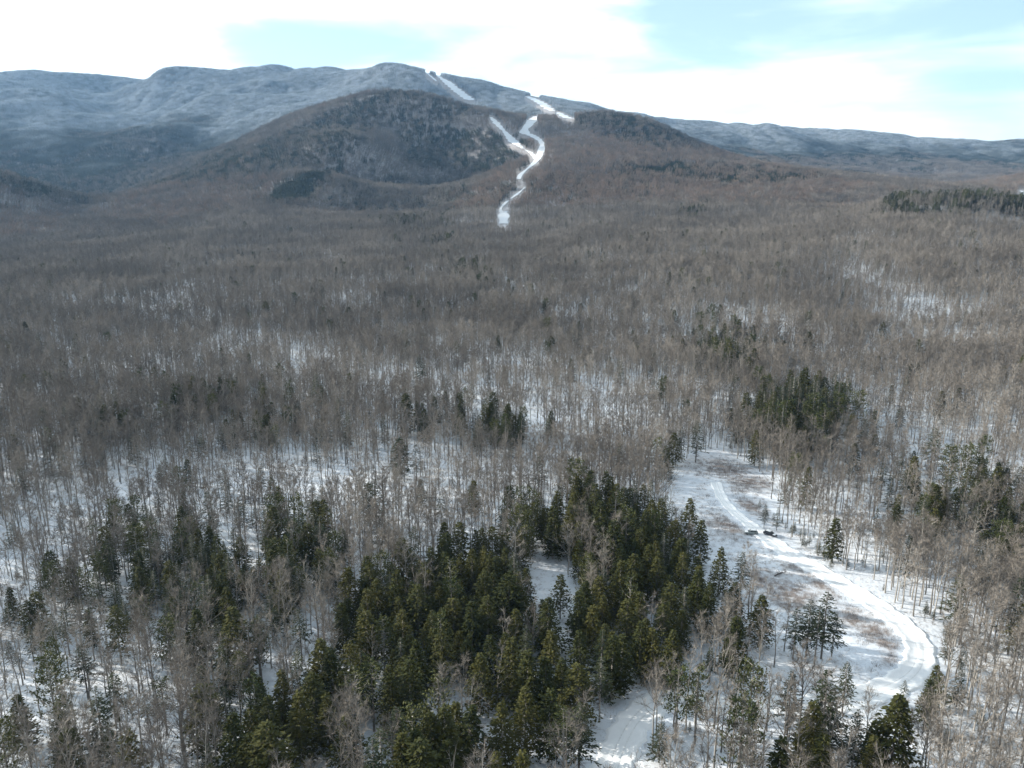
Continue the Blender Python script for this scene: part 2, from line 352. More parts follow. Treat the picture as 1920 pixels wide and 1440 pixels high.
def hemlock(seed, H=15.0, R=3.0, base=0.12, nb=85, per=22, ls=0.60, ws=0.31, point=0.8, sides=5):
    random.seed(seed); s = Shape(); s.tube([(0, 0, -1.2), (0, 0, H*.5), (random.gauss(0, .1), 0, H*.98)], [H*.014, H*.009, .03], sides, 0)
    ph = random.random()*6; lob = random.uniform(.08, .18)
    for k in range(nb):
        t = base + (1-base)*(k+random.random())/nb; z = H*t; az = k*2.39996 + random.gauss(0, .2)
        q = (1-t)/(1-base); r = R*(q**point)*(1-0.25*max(0, q-.75)/.25)*(1+lob*math.sin(2*az+ph+t*5))*random.uniform(.78, 1.15) + .12
        out = Vector((math.cos(az), math.sin(az), 0)); n = max(5, int(per*min(1, .35+r/R)))
        if random.random() < .5: s.tube([(0, 0, z), out*r*.8 + Vector((0, 0, z+.05*r))], [.035, .012], 3, 1)
        for i in range(n):
            f = (i+random.random())/n; f = .18+.82*f
            p = out*r*f + Vector((0, 0, z + .14*r*f - .30*r*f*f)) + rvec(.10+.13*r*f*.5)*1.0
            d = out + Vector((-out.y, out.x, 0))*random.gauss(0, .75) + Vector((0, 0, random.gauss(-.15, .22)))
            s.leaf(p, d, ls*random.uniform(.6, 1.25), ws*random.uniform(.7, 1.3), 2)
    for i in range(6): s.leaf((0, 0, H*(.93+.012*i)), (random.gauss(0, .5), random.gauss(0, .5), 1), .6, .16, 2)
    return s
def spruce(seed, H=15.0, R=2.2, base=0.30, whorls=26, per=9, ls=0.6, ws=0.22, dead=60):
    random.seed(seed); s = Shape(); s.tube([(0, 0, -1.2), (0, 0, H*.5), (0, 0, H)], [H*.013, H*.008, .02], 5, 0)
    for w in range(whorls):
        t = base + (1-base)*(w+random.random()*.4)/whorls; z = H*t; q = (1-t)/(1-base)
        if random.random() < .06: continue
        nb = random.choice((4, 5, 6)); a0 = random.random()*6.28
        for b in range(nb):
            if random.random() < .1: continue
            az = a0 + b*6.283/nb + random.gauss(0, .2); out = Vector((math.cos(az), math.sin(az), 0))
            r = (R*q**.85 + .15)*random.uniform(.6, 1.12)
            e = out*r + Vector((0, 0, z - .18*r))
            s.tube([(0, 0, z), e*.5 + Vector((0, 0, z*.5-.06*r)), e], [.035, .022, .01], 3, 1)
            n = max(3, int(per*r/R*1.2))
            for i in range(n):
                f = .22 + .8*(i+random.random())/n
                p = out*r*f + Vector((0, 0, z - .20*r*f + .08*r*f*f)) + rvec(.05)
                sd = Vector((-out.y, out.x, 0))*random.choice((-1, 1))
                d = out*random.uniform(.5, 1.1) + sd*random.uniform(.1, .9) + Vector((0, 0, random.gauss(-.12, .12)))
                s.leaf(p, d, ls*random.uniform(.6, 1.2)*(.6+.5*q), ws*random.uniform(.7, 1.3), 2, .3)
    for i in range(dead):
        t = random.uniform(.12, base+.15); az = random.random()*6.28
        s.tri((0, 0, H*t), (math.cos(az), math.sin(az), random.gauss(-.1, .15)), R*random.uniform(.3, .8), .07, 3)
    return s
def pine(seed, H=17.0, R=3.4, base=.22, nb=34, per=30):
    random.seed(seed); s = Shape(); s.tube([(0, 0, -1.2), (.1, 0, H*.5), (0, .1, H*.97)], [H*.014, H*.010, .04], 5, 0)
    for k in range(nb):
        t = base + (1-base)*(k+random.random())/nb; z = H*t*.97; az = k*2.39996+random.gauss(0, .35); q = (1-t)/(1-base)
        r = (R*(.25+.75*q**.55)*(1-.2*max(0, q-.8)*5))*random.uniform(.65, 1.15); out = Vector((math.cos(az), math.sin(az), 0))
        e = out*r + Vector((0, 0, z+.34*r)); m = out*r*.55 + Vector((0, 0, z+.06*r))
        s.tube([(0, 0, z), m, e], [.07, .045, .015], 3, 1)
        for i in range(per):
            f = random.uniform(.35, 1.05); c = Vector((0, 0, z)).lerp(m, f*2) if f < .5 else m.lerp(e, f*2-1)
            s.leaf(c + rvec(.22+.12*r*.5), out*.6 + Vector((0, 0, .75)) + rvec(.55), .55*random.uniform(.6, 1.3), .24, 2, .8)
    for i in range(20):
        az = random.random()*6.28; s.tri((0, 0, H*random.uniform(.1, .3)), (math.cos(az), math.sin(az), 0), R*random.uniform(.2, .6), .08, 3)
    return s
def brush_tuft(seed):
    random.seed(seed); s = Shape()
    for i in range(34):
        a = rvec(.55); a.z = -.05
        s.tri(a, (random.gauss(0, .45), random.gauss(0, .45), 1), random.uniform(.4, 1.1), .05, 0)
    return s
def far_bare(seed, H=16):
    return bare_tree(seed, H, limbs=5, sub=0, twigs=110, tl=2.0, tw=.17, low=.45, sides=3)
def far_fir(seed, H=12, R=2.5):
    random.seed(seed); s = Shape(); s.tube([(0, 0, -3), (0, 0, H*.5)], [.16, .1], 3, 0)
    for k in range(54):
        t = .1 + .9*(k+random.random())/54; az = k*2.4; r = R*(1-t)**.8*random.uniform(.7, 1.15)+.15; out = Vector((math.cos(az), math.sin(az), 0))
        s.leaf(out*r*random.uniform(.2, .5)+Vector((0, 0, H*t)), out+Vector((0, 0, random.gauss(-.2, .3))), .6+r*.7, .75+.5*(1-t), 2, .5)
    return s
def clump(seed, maker, n, rad, smin=.8, smax=1.15):
    base = [maker(seed*10+i) for i in range(3)]; random.seed(seed); s = Shape()
    for i in range(n):
        r = rad*math.sqrt((i+.5)/n); a = i*2.39996+random.gauss(0, .3)
        s.merge(base[i % 3], (r*math.cos(a), r*math.sin(a), 0), random.random()*6.28, random.uniform(smin, smax))
    return s

# ------------------------------------------------------------------ a scattered mass: one object, its own mesh holds the shapes and the points
def scatter(name, label, cat, shapes, mats, pts, tid, rot, scl, frost=None, kind='stuff'):
    V = []; Fc = []; MI = []; T = []
    for k, s in enumerate(shapes):
        q = len(V); V += s.v; Fc += [tuple(i+q for i in f) for f in s.f]; MI += s.m; T += [k]*len(s.v)
    nt_ = len(V); npnt = len(pts)
    me = bpy.data.meshes.new(name); me.from_pydata(V, [], Fc)
    me.polygons.foreach_set('material_index', np.array(MI, np.int32))
    me.vertices.add(npnt)
    co = np.concatenate([np.array(V, np.float32), np.asarray(pts, np.float32)]); me.vertices.foreach_set('co', co.ravel())
    def at(nm, typ, vals, key='value'):
        a = me.attributes.new(nm, typ, 'POINT'); a.data.foreach_set(key, vals)
    at('shape_id', 'INT', np.concatenate([np.array(T), np.asarray(tid)]).astype(np.int32))
    at('is_point', 'INT', np.concatenate([np.zeros(nt_), np.ones(npnt)]).astype(np.int32))
    at('turn', 'FLOAT_VECTOR', np.concatenate([np.zeros((nt_, 3)), rot]).astype(np.float32).ravel(), 'vector')
    at('size', 'FLOAT', np.concatenate([np.ones(nt_), scl]).astype(np.float32))
    at('frost', 'FLOAT', np.concatenate([np.zeros(nt_), frost if frost is not None else np.zeros(npnt)]).astype(np.float32))
    for m in mats: me.materials.append(m)
    me.update()
    o = bpy.data.objects.new(name, me); COL.objects.link(o)
    o['label'] = label; o['category'] = cat; o['kind'] = kind
    g = bpy.data.node_groups.new(name, 'GeometryNodeTree')
    g.interface.new_socket('Geometry', in_out='INPUT', socket_type='NodeSocketGeometry'); g.interface.new_socket('Geometry', in_out='OUTPUT', socket_type='NodeSocketGeometry')
    gi = g.nodes.new('NodeGroupInput'); go = g.nodes.new('NodeGroupOutput'); jn = g.nodes.new('GeometryNodeJoinGeometry')
    def attr(nm, typ):
        a = g.nodes.new('GeometryNodeInputNamedAttribute'); a.data_type = typ; a.inputs['Name'].default_value = nm; return a.outputs['Attribute']
    def sepg(src, sel):
        q = g.nodes.new('GeometryNodeSeparateGeometry'); q.domain = 'POINT'; g.links.new(src, q.inputs['Geometry']); g.links.new(sel, q.inputs['Selection']); return q.outputs
    def eq(a, val):
        c = g.nodes.new('FunctionNodeCompare'); c.data_type = 'INT'; c.operation = 'EQUAL'
        ins = [i for i in c.inputs if i.type == 'INT']; g.links.new(a, ins[0]); ins[1].default_value = val; return c.outputs[0]
    isp = sepg(gi.outputs[0], eq(attr('is_point', 'INT'), 1))
    e2r = g.nodes.new('FunctionNodeEulerToRotation'); g.links.new(attr('turn', 'FLOAT_VECTOR'), e2r.inputs[0])
    for k in range(len(shapes)):
        pk = sepg(isp[0], eq(attr('shape_id', 'INT'), k)); sk = sepg(isp[1], eq(attr('shape_id', 'INT'), k))
        ip = g.nodes.new('GeometryNodeInstanceOnPoints'); g.links.new(pk[0], ip.inputs['Points']); g.links.new(sk[0], ip.inputs['Instance'])
        g.links.new(e2r.outputs[0], ip.inputs['Rotation']); g.links.new(attr('size', 'FLOAT'), ip.inputs['Scale'])
        g.links.new(ip.outputs[0], jn.inputs[0])
    g.links.new(jn.outputs[0], go.inputs[0])
    md = o.modifiers.new('scatter', 'NODES'); md.node_group = g
    return o
def tilted(x, y, phi, amount=1.0):
    e = 12.0; hx = (hfast(x+e, y)-hfast(x-e, y))/(2*e)*amount; hy = (hfast(x, y+e)-hfast(x, y-e))/(2*e)*amount
    nn = np.stack([-hx, -hy, np.ones_like(hx)], -1); nn /= np.linalg.norm(nn, axis=-1, keepdims=True)
    tx = np.stack([np.cos(phi), np.sin(phi), np.zeros_like(phi)], -1); tx -= nn*(tx*nn).sum(-1, keepdims=True); tx /= np.linalg.norm(tx, axis=-1, keepdims=True)
    ty = np.cross(nn, tx)
    return np.stack([np.arctan2(ty[:, 2], nn[:, 2]), -np.arcsin(np.clip(tx[:, 2], -1, 1)), np.arctan2(tx[:, 1], tx[:, 0])], -1)

# ------------------------------------------------------------------ where things stand (photo pixels are turned into ground positions)
def inpoly(u, v, poly):
    P_ = np.array(poly, float); r = np.zeros(np.shape(u), bool); j = len(P_)-1
    for i in range(len(P_)):
        xi, yi = P_[i]; xj, yj = P_[j]
        c = ((yi > v) != (yj > v)) & (u < (xj-xi)*(v-yi)/((yj-yi) if yj != yi else 1e-9)+xi); r ^= c; j = i
    return r
def ground_poly(poly): return [hit(u, v) for u, v in poly]
MEADOW = ground_poly([(1238,915),(1262,880),(1300,852),(1345,845),(1400,872),(1452,905),(1440,950),(1478,1005),(1540,1055),(1605,1092),(1665,1125),(1720,1165),(1760,1215),(1765,1262),(1720,1300),(1640,1315),(1540,1300),(1475,1285),(1500,1240),(1545,1195),(1500,1160),(1440,1130),(1400,1080),(1340,1040),(1300,1000),(1262,950)])
GAP = ground_poly([(980,1130),(992,1085),(1010,1062),(1055,1067),(1085,1100),(1070,1145),(1000,1150)])
LOWER = ground_poly([(1080,1500),(1100,1400),(1125,1360),(1165,1320),(1215,1295),(1235,1300),(1225,1340),(1205,1400),(1195,1500)])
SPOTS = [ground_poly(q) for q in ([(978,770),(1012,790),(1012,840),(985,840)], [(520,890),(580,880),(600,925),(530,940)])]
ROAD = [hit(u, v) for u, v in ((1342,905),(1355,935),(1377,960),(1408,985),(1440,1010),(1480,1038),(1540,1072),(1600,1107),(1655,1142),(1700,1178),(1724,1212),(1722,1245),(1700,1272),(1650,1296),(1560,1318),(1450,1328),(1340,1322),(1270,1312),(1225,1322),(1192,1350),(1168,1390),(1150,1440),(1132,1510))]
def catmull(pts, k):
    out = []; P_ = [np.array(p, float) for p in pts]; P_ = [2*P_[0]-P_[1]] + P_ + [2*P_[-1]-P_[-2]]
    for i in range(1, len(P_)-2):
        a, b, c, d = P_[i-1:i+3]
        for j in range(k):
            t = j/k; out.append(.5*((2*b)+(-a+c)*t+(2*a-5*b+4*c-d)*t*t+(-a+3*b-3*c+d)*t**3))
    out.append(P_[-2]); return np.array(out)
RC = catmull(ROAD, 10)
def dist_to(x, y, line):
    d = np.full(np.shape(x), 1e9)
    for p in line: d = np.minimum(d, (x-p[0])**2+(y-p[1])**2)
    return np.sqrt(d)
TRAILS = [
 [(814,137,2),(826,146,4),(838,154,8),(850,164,9),(864,175,10),(878,185,10),(884,188,6)],
 [(796,134,1.5),(806,142,2),(818,152,2)],
 [(988,181,4),(998,185,7),(1008,190,9),(1020,197,9),(1030,205,8),(1036,208,5)],
 [(1046,211,4),(1054,216,7),(1064,221,8),(1074,223,5)],
 [(920,220,3),(928,228,6),(936,237,6),(945,246,4),(953,255,7),(962,265,9),(972,273,6),(981,279,3)],
 [(984,281,2),(994,286,4),(1000,292,4),(1005,298,5)],
 [(1003,219,4),(997,227,8),(990,236,7),(984,243,7),(984,250,10),(996,254,9),(1010,262,6),(1016,270,5),(1015,282,6),(1010,294,7),(1004,303,6),(996,311,3),(985,320,3),(976,328,4),(972,337,4)],
 [(984,352,2),(974,361,2),(966,367,4),(958,373,2)],
 [(952,377,3),(944,385,4),(939,392,3),(940,399,5)],
 [(944,397,9),(944,404,10),(944,412,10),(944,420,9)],
 [(1914,358,3),(1922,366,6)],

]
# ------------------------------------------------------------------ ground, road, trails
def g_ground(t):
    g = N(t, 'ShaderNodeNewGeometry'); pos = g.outputs['Position']
    n1 = noise(t, .035, 5, .6, pos); n2 = noise(t, .45, 5, .65, pos); n3 = noise(t, 2.2, 3, .6, pos)
    snow = mixc(t, ramp(t, n1, .35, .7), (.69, .75, .83), (.80, .83, .87))
    lit = mth(t, 'MULTIPLY', ramp(t, n2, .44, .68), ramp(t, n3, .38, .62))
    lit = mth(t, 'MULTIPLY', lit, ramp(t, n1, .38, .62, .45, 1.0))
    c = mixc(t, lit, snow, (.20, .165, .14))
    a = N(t, 'ShaderNodeAttribute', attribute_name='litter')
    x = mth(t, 'MULTIPLY', a.outputs['Fac'], ramp(t, n2, .36, .60, .35, 1.0), clamp=True)
    return mixc(t, x, c, (.31, .275, .26))
M_GROUND = pmat('snowy_ground', g_ground, .75, .2)
_b = M_GROUND.node_tree.nodes['Principled BSDF']; _t = M_GROUND.node_tree
bp = N(_t, 'ShaderNodeBump'); bp.inputs['Strength'].default_value = .5; bp.inputs['Distance'].default_value = .5
_t.links.new(noise(_t, .6, 4, .6), bp.inputs['Height']); _t.links.new(bp.outputs[0], _b.inputs['Normal'])
def struct(o): o['kind'] = 'structure'; return o
V = np.stack([gx, gy, GH], -1).reshape(-1, 3)
ground = struct(quad_mesh('ground', V, NR, len(AZ), M_GROUND, wrap=True))
# brushy blotches of the clearing, and leaf litter under the far hardwoods
lx, ly = V[:, 0], V[:, 1]
inm = inpoly(lx, ly, MEADOW)
br = np.clip(.5 + 1.3*fbm(lx, ly, 16.0, 3, 5), 0, 1)*inm
BRUSHY = [(1360,880,30),(1400,905,26),(1400,950,20),(1350,925,16),(1370,985,22),(1430,1090,18),(1480,1115,22),(1500,1065,12),(1545,1095,14),(1600,1160,14),(1640,1185,14),(1665,1205,10),(1640,1140,10),(1490,1055,10),(1675,1240,8)]
BW = [(*hit(u, v), k*.22) for u, v, k in BRUSHY]
def brushiness(x, y):
    b = np.zeros(np.shape(x))
    for bx, by, s in BW: b = np.maximum(b, np.exp(-(((x-bx)**2)/(s*1.4)**2+((y-by)**2)/(s*1.7)**2)))
    return b*smooth(3.4, 5.5, dist_to(x, y, RC))
mm = np.hypot(lx, ly) < 600
bb = np.zeros(len(lx)); bb[mm & inm] = brushiness(lx[mm & inm], ly[mm & inm])
at_ = ground.data.attributes.new('litter', 'FLOAT', 'POINT')
at_.data.foreach_set('value', (np.clip(bb*1.2 + .10*br*(mm & inm) + 1.4*smooth(700, 1900, np.hypot(lx, ly)), 0, 1.3)*.95).astype(np.float32))

def ribbon(name, cx, cy, prof, mat, lift, wid=None):
    # prof: (offset across in metres, height)
    P_ = np.stack([cx, cy], -1); T_ = np.gradient(P_, axis=0); T_ /= np.linalg.norm(T_, axis=1, keepdims=True); Nn = np.stack([T_[:, 1], -T_[:, 0]], -1)
    rows = []
    for i in range(len(P_)):
        w = 1 + .10*math.sin(i*.9)+.06*math.sin(i*2.3)
        for off, h in prof:
            q = P_[i] + Nn[i]*off*(wid[i] if wid is not None else 1)*(w if abs(off) > 2.4 else 1); rows.append((q[0], q[1], float(hfast(q[0], q[1])) + lift + h))
    return quad_mesh(name, np.array(rows), len(P_), len(prof), mat)
def g_road(t):
    n1 = noise(t, .5, 4); n2 = noise(t, 3.0, 3)
    c = mixc(t, ramp(t, n1, .45, .75, 0, .25), (.90, .92, .94), (.74, .77, .80))
    a = N(t, 'ShaderNodeAttribute', attribute_name='across'); d = mth(t, 'ABSOLUTE', a.outputs['Fac'])
    tr = mth(t, 'SUBTRACT', 1.0, mth(t, 'MULTIPLY', mth(t, 'ABSOLUTE', mth(t, 'SUBTRACT', d, .85)), 4.0), clamp=True)
    return mixc(t, mth(t, 'MULTIPLY', tr, ramp(t, n2, .3, .7, .15, .75)), c, (.52, .53, .53))
M_ROAD = pmat('packed_snow', g_road, .6, .3)
M_TRAIL = pmat('groomed_snow', lambda t: mixc(t, noise(t, .02, 3), (.80, .85, .91), (.92, .94, .96)), .7, .2)
prof = [(-4.3, -.25), (-3.6, .12), (-3.1, .20), (-2.6, .05), (-1.3, 0.0), (-.85, -.03), (-.4, .02), (0, .05), (.4, .02), (.85, -.03), (1.3, 0), (2.6, .05), (3.1, .20), (3.6, .12), (4.3, -.25)]
LR_ = np.array(RC); road = struct(ribbon('road', LR_[:, 0], LR_[:, 1], prof, M_ROAD, .10, .48 + .36*smooth(22, 48, np.arange(len(RC))) + .10*smooth(110, 150, np.arange(len(RC)))))
a_ = road.data.attributes.new('across', 'FLOAT', 'POINT'); a_.data.foreach_set('value', np.tile([p[0] for p in prof], len(LR_)).astype(np.float32))

TRAILQ = []                    # image quads of the trails, used to keep trees off them
for line in TRAILS:
    L_ = catmull([(u, v, w) for u, v, w in line], 8)
    rows = []; cols = 5
    for u, v, w in L_:
        c = hit(u, v); r = math.hypot(*c)
        w = w*.92*(1+.22*math.sin(u*.7+v*.45)+.16*random.uniform(-1, 1)); row = []
        for k in range(cols):
            uu = u + w*(k/(cols-1)*2-1); p = hit(uu, v)
            if abs(math.hypot(*p)/r - 1) > .12:
                dr = pix2dir(uu, v); p = (dr[0]/math.hypot(dr[0], dr[1])*r, dr[1]/math.hypot(dr[0], dr[1])*r)
            row.append((p[0], p[1], float(hfast(*p)) + .8))
        rows.append((row, r)); TRAILQ.append((u, v, w, r))
    seg = [rows[0]]; segs = [seg]
    for a, b in zip(rows, rows[1:]):
        if abs(b[1]/a[1]-1) > .10: seg = []; segs.append(seg)
        seg.append(b)
    for seg in segs:
        if len(seg) < 2: continue
        o = quad_mesh('ski_trail', np.array([p for row, _ in seg for p in row]), len(seg), cols, M_TRAIL); o['kind'] = 'structure'
TQ = np.array(TRAILQ)
def on_trail(x, y, z, marg=1.0):
    r = np.hypot(x, y); out = np.zeros(len(x), bool); far_ = np.where(r > 1000)[0]
    u0, v0 = project(x[far_], y[far_], z[far_]); u1, v1 = project(x[far_], y[far_], z[far_]+11)
    rf = r[far_]; o = np.zeros(len(far_), bool)
    for u, v, w, tr in TQ:
        near_ = (np.abs(rf/tr-1) < .2)
        for (uu, vv) in ((u0, v0), (u1, v1), ((u0+u1)/2, (v0+v1)/2)):
            o |= near_ & (np.abs(uu-u) < w+marg) & (vv-v < 6) & (vv-v > -2.5)
    out[far_] = o; return out

# ------------------------------------------------------------------ tree positions
CONIF = [  # image polygons of evergreen canopy and their share; two stand in for shade
 (.95, [(640,1110),(700,1060),(780,1075),(860,1010),(960,1010),(1000,940),(1120,905),(1225,935),(1262,990),(1330,1040),(1385,1060),(1385,1120),(1330,1160),(1290,1240),(1220,1230),(1180,1250),(1090,1290),(1060,1500),(380,1500),(440,1380),(480,1290),(560,1260),(640,1200)]),
 (.58, [(150,1000),(240,965),(330,945),(420,950),(610,960),(640,1000),(600,1080),(480,1110),(300,1110),(200,1080)]),
 (.40, [(170,1070),(480,1090),(520,1200),(300,1240),(170,1150)]),
 (.78, [(1400,760),(1435,735),(1520,715),(1610,725),(1622,800),(1560,845),(1480,830),(1420,805)]),
 (.45, [(1225,860),(1300,805),(1400,830),(1450,878),(1400,868),(1330,842),(1262,868)]),
 (.50, [(1640,900),(1720,850),(1760,830),(1930,880),(1930,1060),(1800,1010),(1660,980)]),
 (.5, [(740,765),(870,752),(990,790),(980,830),(880,815)]),
 (.6, [(1265,600),(1330,575),(1420,575),(1455,630),(1400,690),(1300,670)]),
 (.32, [(1100,700),(1250,690),(1260,760),(1120,760)]),
 (.30, [(1440,1335),(1700,1300),(1720,1500),(1430,1500)]),
 (.6, [(1740,1240),(1830,1250),(1830,1320),(1720,1320)]),
 (.75, [(1632,400),(1660,380),(1720,360),(1820,350),(1950,372),(1950,425),(1860,400),(1780,396),(1700,408)]),
 (.92, [(500,375),(515,352),(570,325),(640,306),(650,318),(590,345),(590,368),(540,378)]),
 (.62, [(330,345),(450,282),(600,215),(740,160),(830,170),(900,205),(830,225),(700,235),(640,300),(540,320),(420,340)]),
 (.82, [(740,215),(990,255),(985,300),(900,330),(760,300)]),  # firs added to darken the middle hill's right face in place of shade
 (.38, [(640,325),(900,325),(860,380),(825,425),(790,445),(700,420),(640,380)]),  # more added firs carry that imitated shade down to the hill's foot
 (.50, [(1040,215),(1150,200),(1250,240),(1330,275),(1240,285),(1120,250)]),
 (.55, [(1120,325),(1210,305),(1340,300),(1450,300),(1570,325),(1470,350),(1330,345),(1250,335)]),
 (.22, [(780,420),(835,400),(860,460),(960,510),(1010,560),(930,570),(790,480)]),
 (.40, [(1270,390),(1320,360),(1340,380),(1300,420),(1270,425)]),
]
HARD = [(.12, [(815,1230),(960,1250),(970,1345),(830,1370)]), (.25, [(1050,1000),(1140,1010),(1140,1060),(1050,1050)]), (.2, [(600,1340),(700,1330),(760,1440),(640,1440)]), (.35, [(960,1000),(1060,1000),(1050,1050),(960,1050)])]
THIN = [(.74, [(-50,1030),(130,1100),(330,1250),(330,1500),(-50,1500)]), (.42, [(1400,1150),(1560,1180),(1480,1330),(1380,1330)]), (.8, [(1480,1060),(1780,1180),(1920,1300),(1920,1200),(1600,1040)]), (.78, [(500,860),(820,820),(900,920),(640,960)]), (.65, [(60,640),(330,620),(330,700),(60,720)]),(.8, [(1480,1440),(1920,1330),(1920,1500),(1480,1500)]),
        (.75, [(680,640),(1050,640),(1060,800),(700,760)])]

# evergreens one can pick out: (u, v) of the tip, height, kind
H_, S_, P_N = 'h', 's', 'p'
TIPS = [(1295,935,14,H_),(1317,975,14,H_),(1393,1033,14,S_),(1353,1027,14,H_),(1383,1157,15,H_),(1430,1117,13,H_),(1553,1108,17,S_),(1522,1122,15,S_),(1538,1140,14,S_),(1496,1140,13,S_),(1568,1150,11,S_),(1590,1241,12,S_),(1258,878,7,S_),
(1534,710,22,S_),(1590,708,22,S_),(1434,733,17,S_),(1556,732,18,S_),(1624,785,16,S_),(1755,800,20,S_),(1717,856,14,H_),(1785,834,19,P_N),(1822,834,19,P_N),(1875,875,17,H_),(1916,872,17,S_),(1815,890,14,S_),(1659,867,14,S_),(1684,946,12,H_),(1755,954,13,H_),(1849,995,13,H_),(1309,789,17,S_),(1460,950,8,S_),(1436,945,8,S_),(1560,1046,4,S_),(1406,568,16,S_),(1455,631,15,S_),(1237,710,16,S_),
(702,896,18,S_),(690,905,15,H_),(779,833,14,S_),(611,946,15,P_N),(575,982,14,H_),(640,988,15,S_),(775,985,17,S_),(862,979,16,H_),(903,991,14,H_),(946,1002,12,H_),(1010,855,15,S_),(826,924,13,S_),(706,1086,15,H_),(782,1095,16,H_),(884,1128,15,H_),(954,1076,17,H_),(914,1117,15,H_),(1028,1121,15,H_),(1085,1110,15,H_),(1165,1052,16,H_),(1218,1022,15,H_),
(1177,1123,14,H_),(1260,1093,15,H_),(1247,1127,14,H_),(1310,1070,15,H_),(1333,1093,15,H_),(1087,1183,14,H_),(1033,1183,15,H_),(1150,1193,15,H_),(1168,1190,14,H_),(1263,1183,14,H_),(1275,1248,17,P_N),(1312,1250,17,P_N),(1413,1241,18,P_N),(1240,1343,10,S_),(1467,1383,13,H_),(1023,1233,15,H_),(990,1220,16,H_),(960,1196,16,H_),
(639,1131,14,H_),(828,1180,15,H_),(779,1202,14,H_),(694,1229,17,P_N),(767,1238,16,H_),(559,1140,14,S_),(504,1114,14,S_),(584,1263,15,H_),(474,1269,14,P_N),(501,1305,15,H_),(559,1297,16,H_),(941,1318,15,H_),(883,1324,15,H_),(837,1388,15,H_),(434,1338,17,H_),(420,1287,13,S_),(900,1226,14,H_),
(92,1199,13,P_N),(150,1208,13,S_),(12,1128,10,S_),(95,1153,9,S_),(73,1156,9,S_),(214,1186,6,S_),(211,1260,15,S_),(300,1269,13,P_N),(202,1358,12,S_),(177,1073,14,S_),(52,1171,9,S_),(160,1176,3,S_),(55,1403,4,S_),(15,1200,7,S_),(30,1220,5,S_),
(271,941,11,S_),(292,976,10,S_),(251,979,12,H_),(111,839,16,S_),(85,845,12,S_),(35,877,14,S_),(338,950,13,H_),(452,906,12,S_),(519,946,10,S_),(539,946,12,S_),(478,950,11,S_),(286,1069,12,S_),(259,1063,12,H_),(423,1101,13,H_),(140,925,10,S_),
(591,700,22,S_),(787,666,22,S_),(652,769,17,S_),(761,738,19,H_),(847,685,10,S_),(834,700,13,S_),(884,719,14,S_),(909,757,15,H_),(953,716,13,S_),(950,760,17,H_),(978,776,15,S_),(1028,779,13,S_),(888,901,12,H_),
(704,513,15,S_),(720,516,15,S_),(742,517,14,S_),(768,543,14,S_),(1002,543,14,S_),(1045,543,11,S_),(296,568,16,S_),(368,576,12,S_),(1475,484,20,S_),(1722,503,18,S_),(470,568,12,S_),(1165,675,17,S_),(1256,510,17,H_),(1058,620,12,S_),(550,545,10,S_),(872,412,12,S_),
(1688,1305,18,H_),(1547,1378,14,H_),(1610,1330,15,S_),(1782,1180,9,S_),(1765,1262,10,H_),(1745,1275,11,H_),(1698,1275,5,S_),(1640,1380,13,H_),(1500,1345,9,S_),(1380,700,17,S_),(1345,640,14,H_)]
tp = []
for u, v, hh, k in TIPS:
    x, y = hit(u, v, hh)
    tp.append((x, y, hh, {'h': 1, 's': 2, 'p': 3}[k], 1))
TP = np.array(tp)

def share(u, v, polys, base):
    s = np.full(u.shape, base); m_ = np.where(v < 480, 5.0, 13.0); u = u + rng.normal(0, 1, u.shape)*m_; v = v + rng.normal(0, .5, u.shape)*m_
    for p, poly in polys: s = np.where(inpoly(u, v, poly), p, s)
    return s
def field(r0, r1, sp, az=41.0):
    n_ = int(2*r1*math.sin(math.radians(az))/sp)+2; m_ = int((r1-r0*.7)/sp)+2
    X, Y = np.meshgrid((np.arange(n_)-n_/2)*sp, r0*.7+np.arange(m_)*sp)
    X = (X + rng.uniform(-.48, .48, X.shape)*sp).ravel(); Y = (Y + rng.uniform(-.48, .48, Y.shape)*sp).ravel()
    r = np.hypot(X, Y); k = (r >= r0) & (r < r1) & (np.abs(np.arctan2(X, Y)) < math.radians(az)); return X[k], Y[k]
def blocked(x, y):
    b = inpoly(x, y, MEADOW) | inpoly(x, y, GAP) | inpoly(x, y, LOWER)
    for s in SPOTS: b |= inpoly(x, y, s) & (rng.random(len(x)) < .85)
    m = np.hypot(x, y) < 420; b[m] |= dist_to(x[m], y[m], RC) < 5.0
    return b
R1 = 1380.0
x, y = field(88, R1, 3.75)
k = visible(x, y) & ~blocked(x, y); k &= ~on_trail(x, y, hfast(x, y), .8); x, y = x[k], y[k]
z = hfast(x, y); r = np.hypot(x, y)
uc, vc = project(x, y, z+9)
pc = share(uc, vc, CONIF, .03); pc = np.where((pc == .03) & (r < 420), np.where(uc < 660, .12, .05), pc); pc = np.minimum(pc, share(uc, vc, HARD, 1.0))
patch = fbm(x, y, 45.0, 3, 77)
pc = np.where((pc > .05) & (pc < .8), np.clip(pc*(1+.9*patch), .01, .9), pc)
thin = share(uc, vc, THIN, 1.0)
dens = np.clip(.86 + .42*patch, .34, 1.0)*np.where(pc > .5, 1, thin)
isc = rng.random(len(x)) < pc
keep = (rng.random(len(x)) < dens) & ~(isc & (rng.random(len(x)) < .12))
for tx, ty, th, tk, _ in tp:
    dd = (x-tx)**2+(y-ty)**2; keep &= dd > 9.0
    if th > 9 and math.hypot(tx, ty) < 600:   # keep the view of a marked evergreen open: drop a tree standing right in front of it
        ux, uy = -tx/math.hypot(tx, ty), -ty/math.hypot(tx, ty); al = (x-tx)*ux+(y-ty)*uy; ac = np.abs((x-tx)*uy-(y-ty)*ux)
        keep &= ~((al > 0) & (al < 11) & (ac < 2.2) & (rng.random(len(x)) < .8))
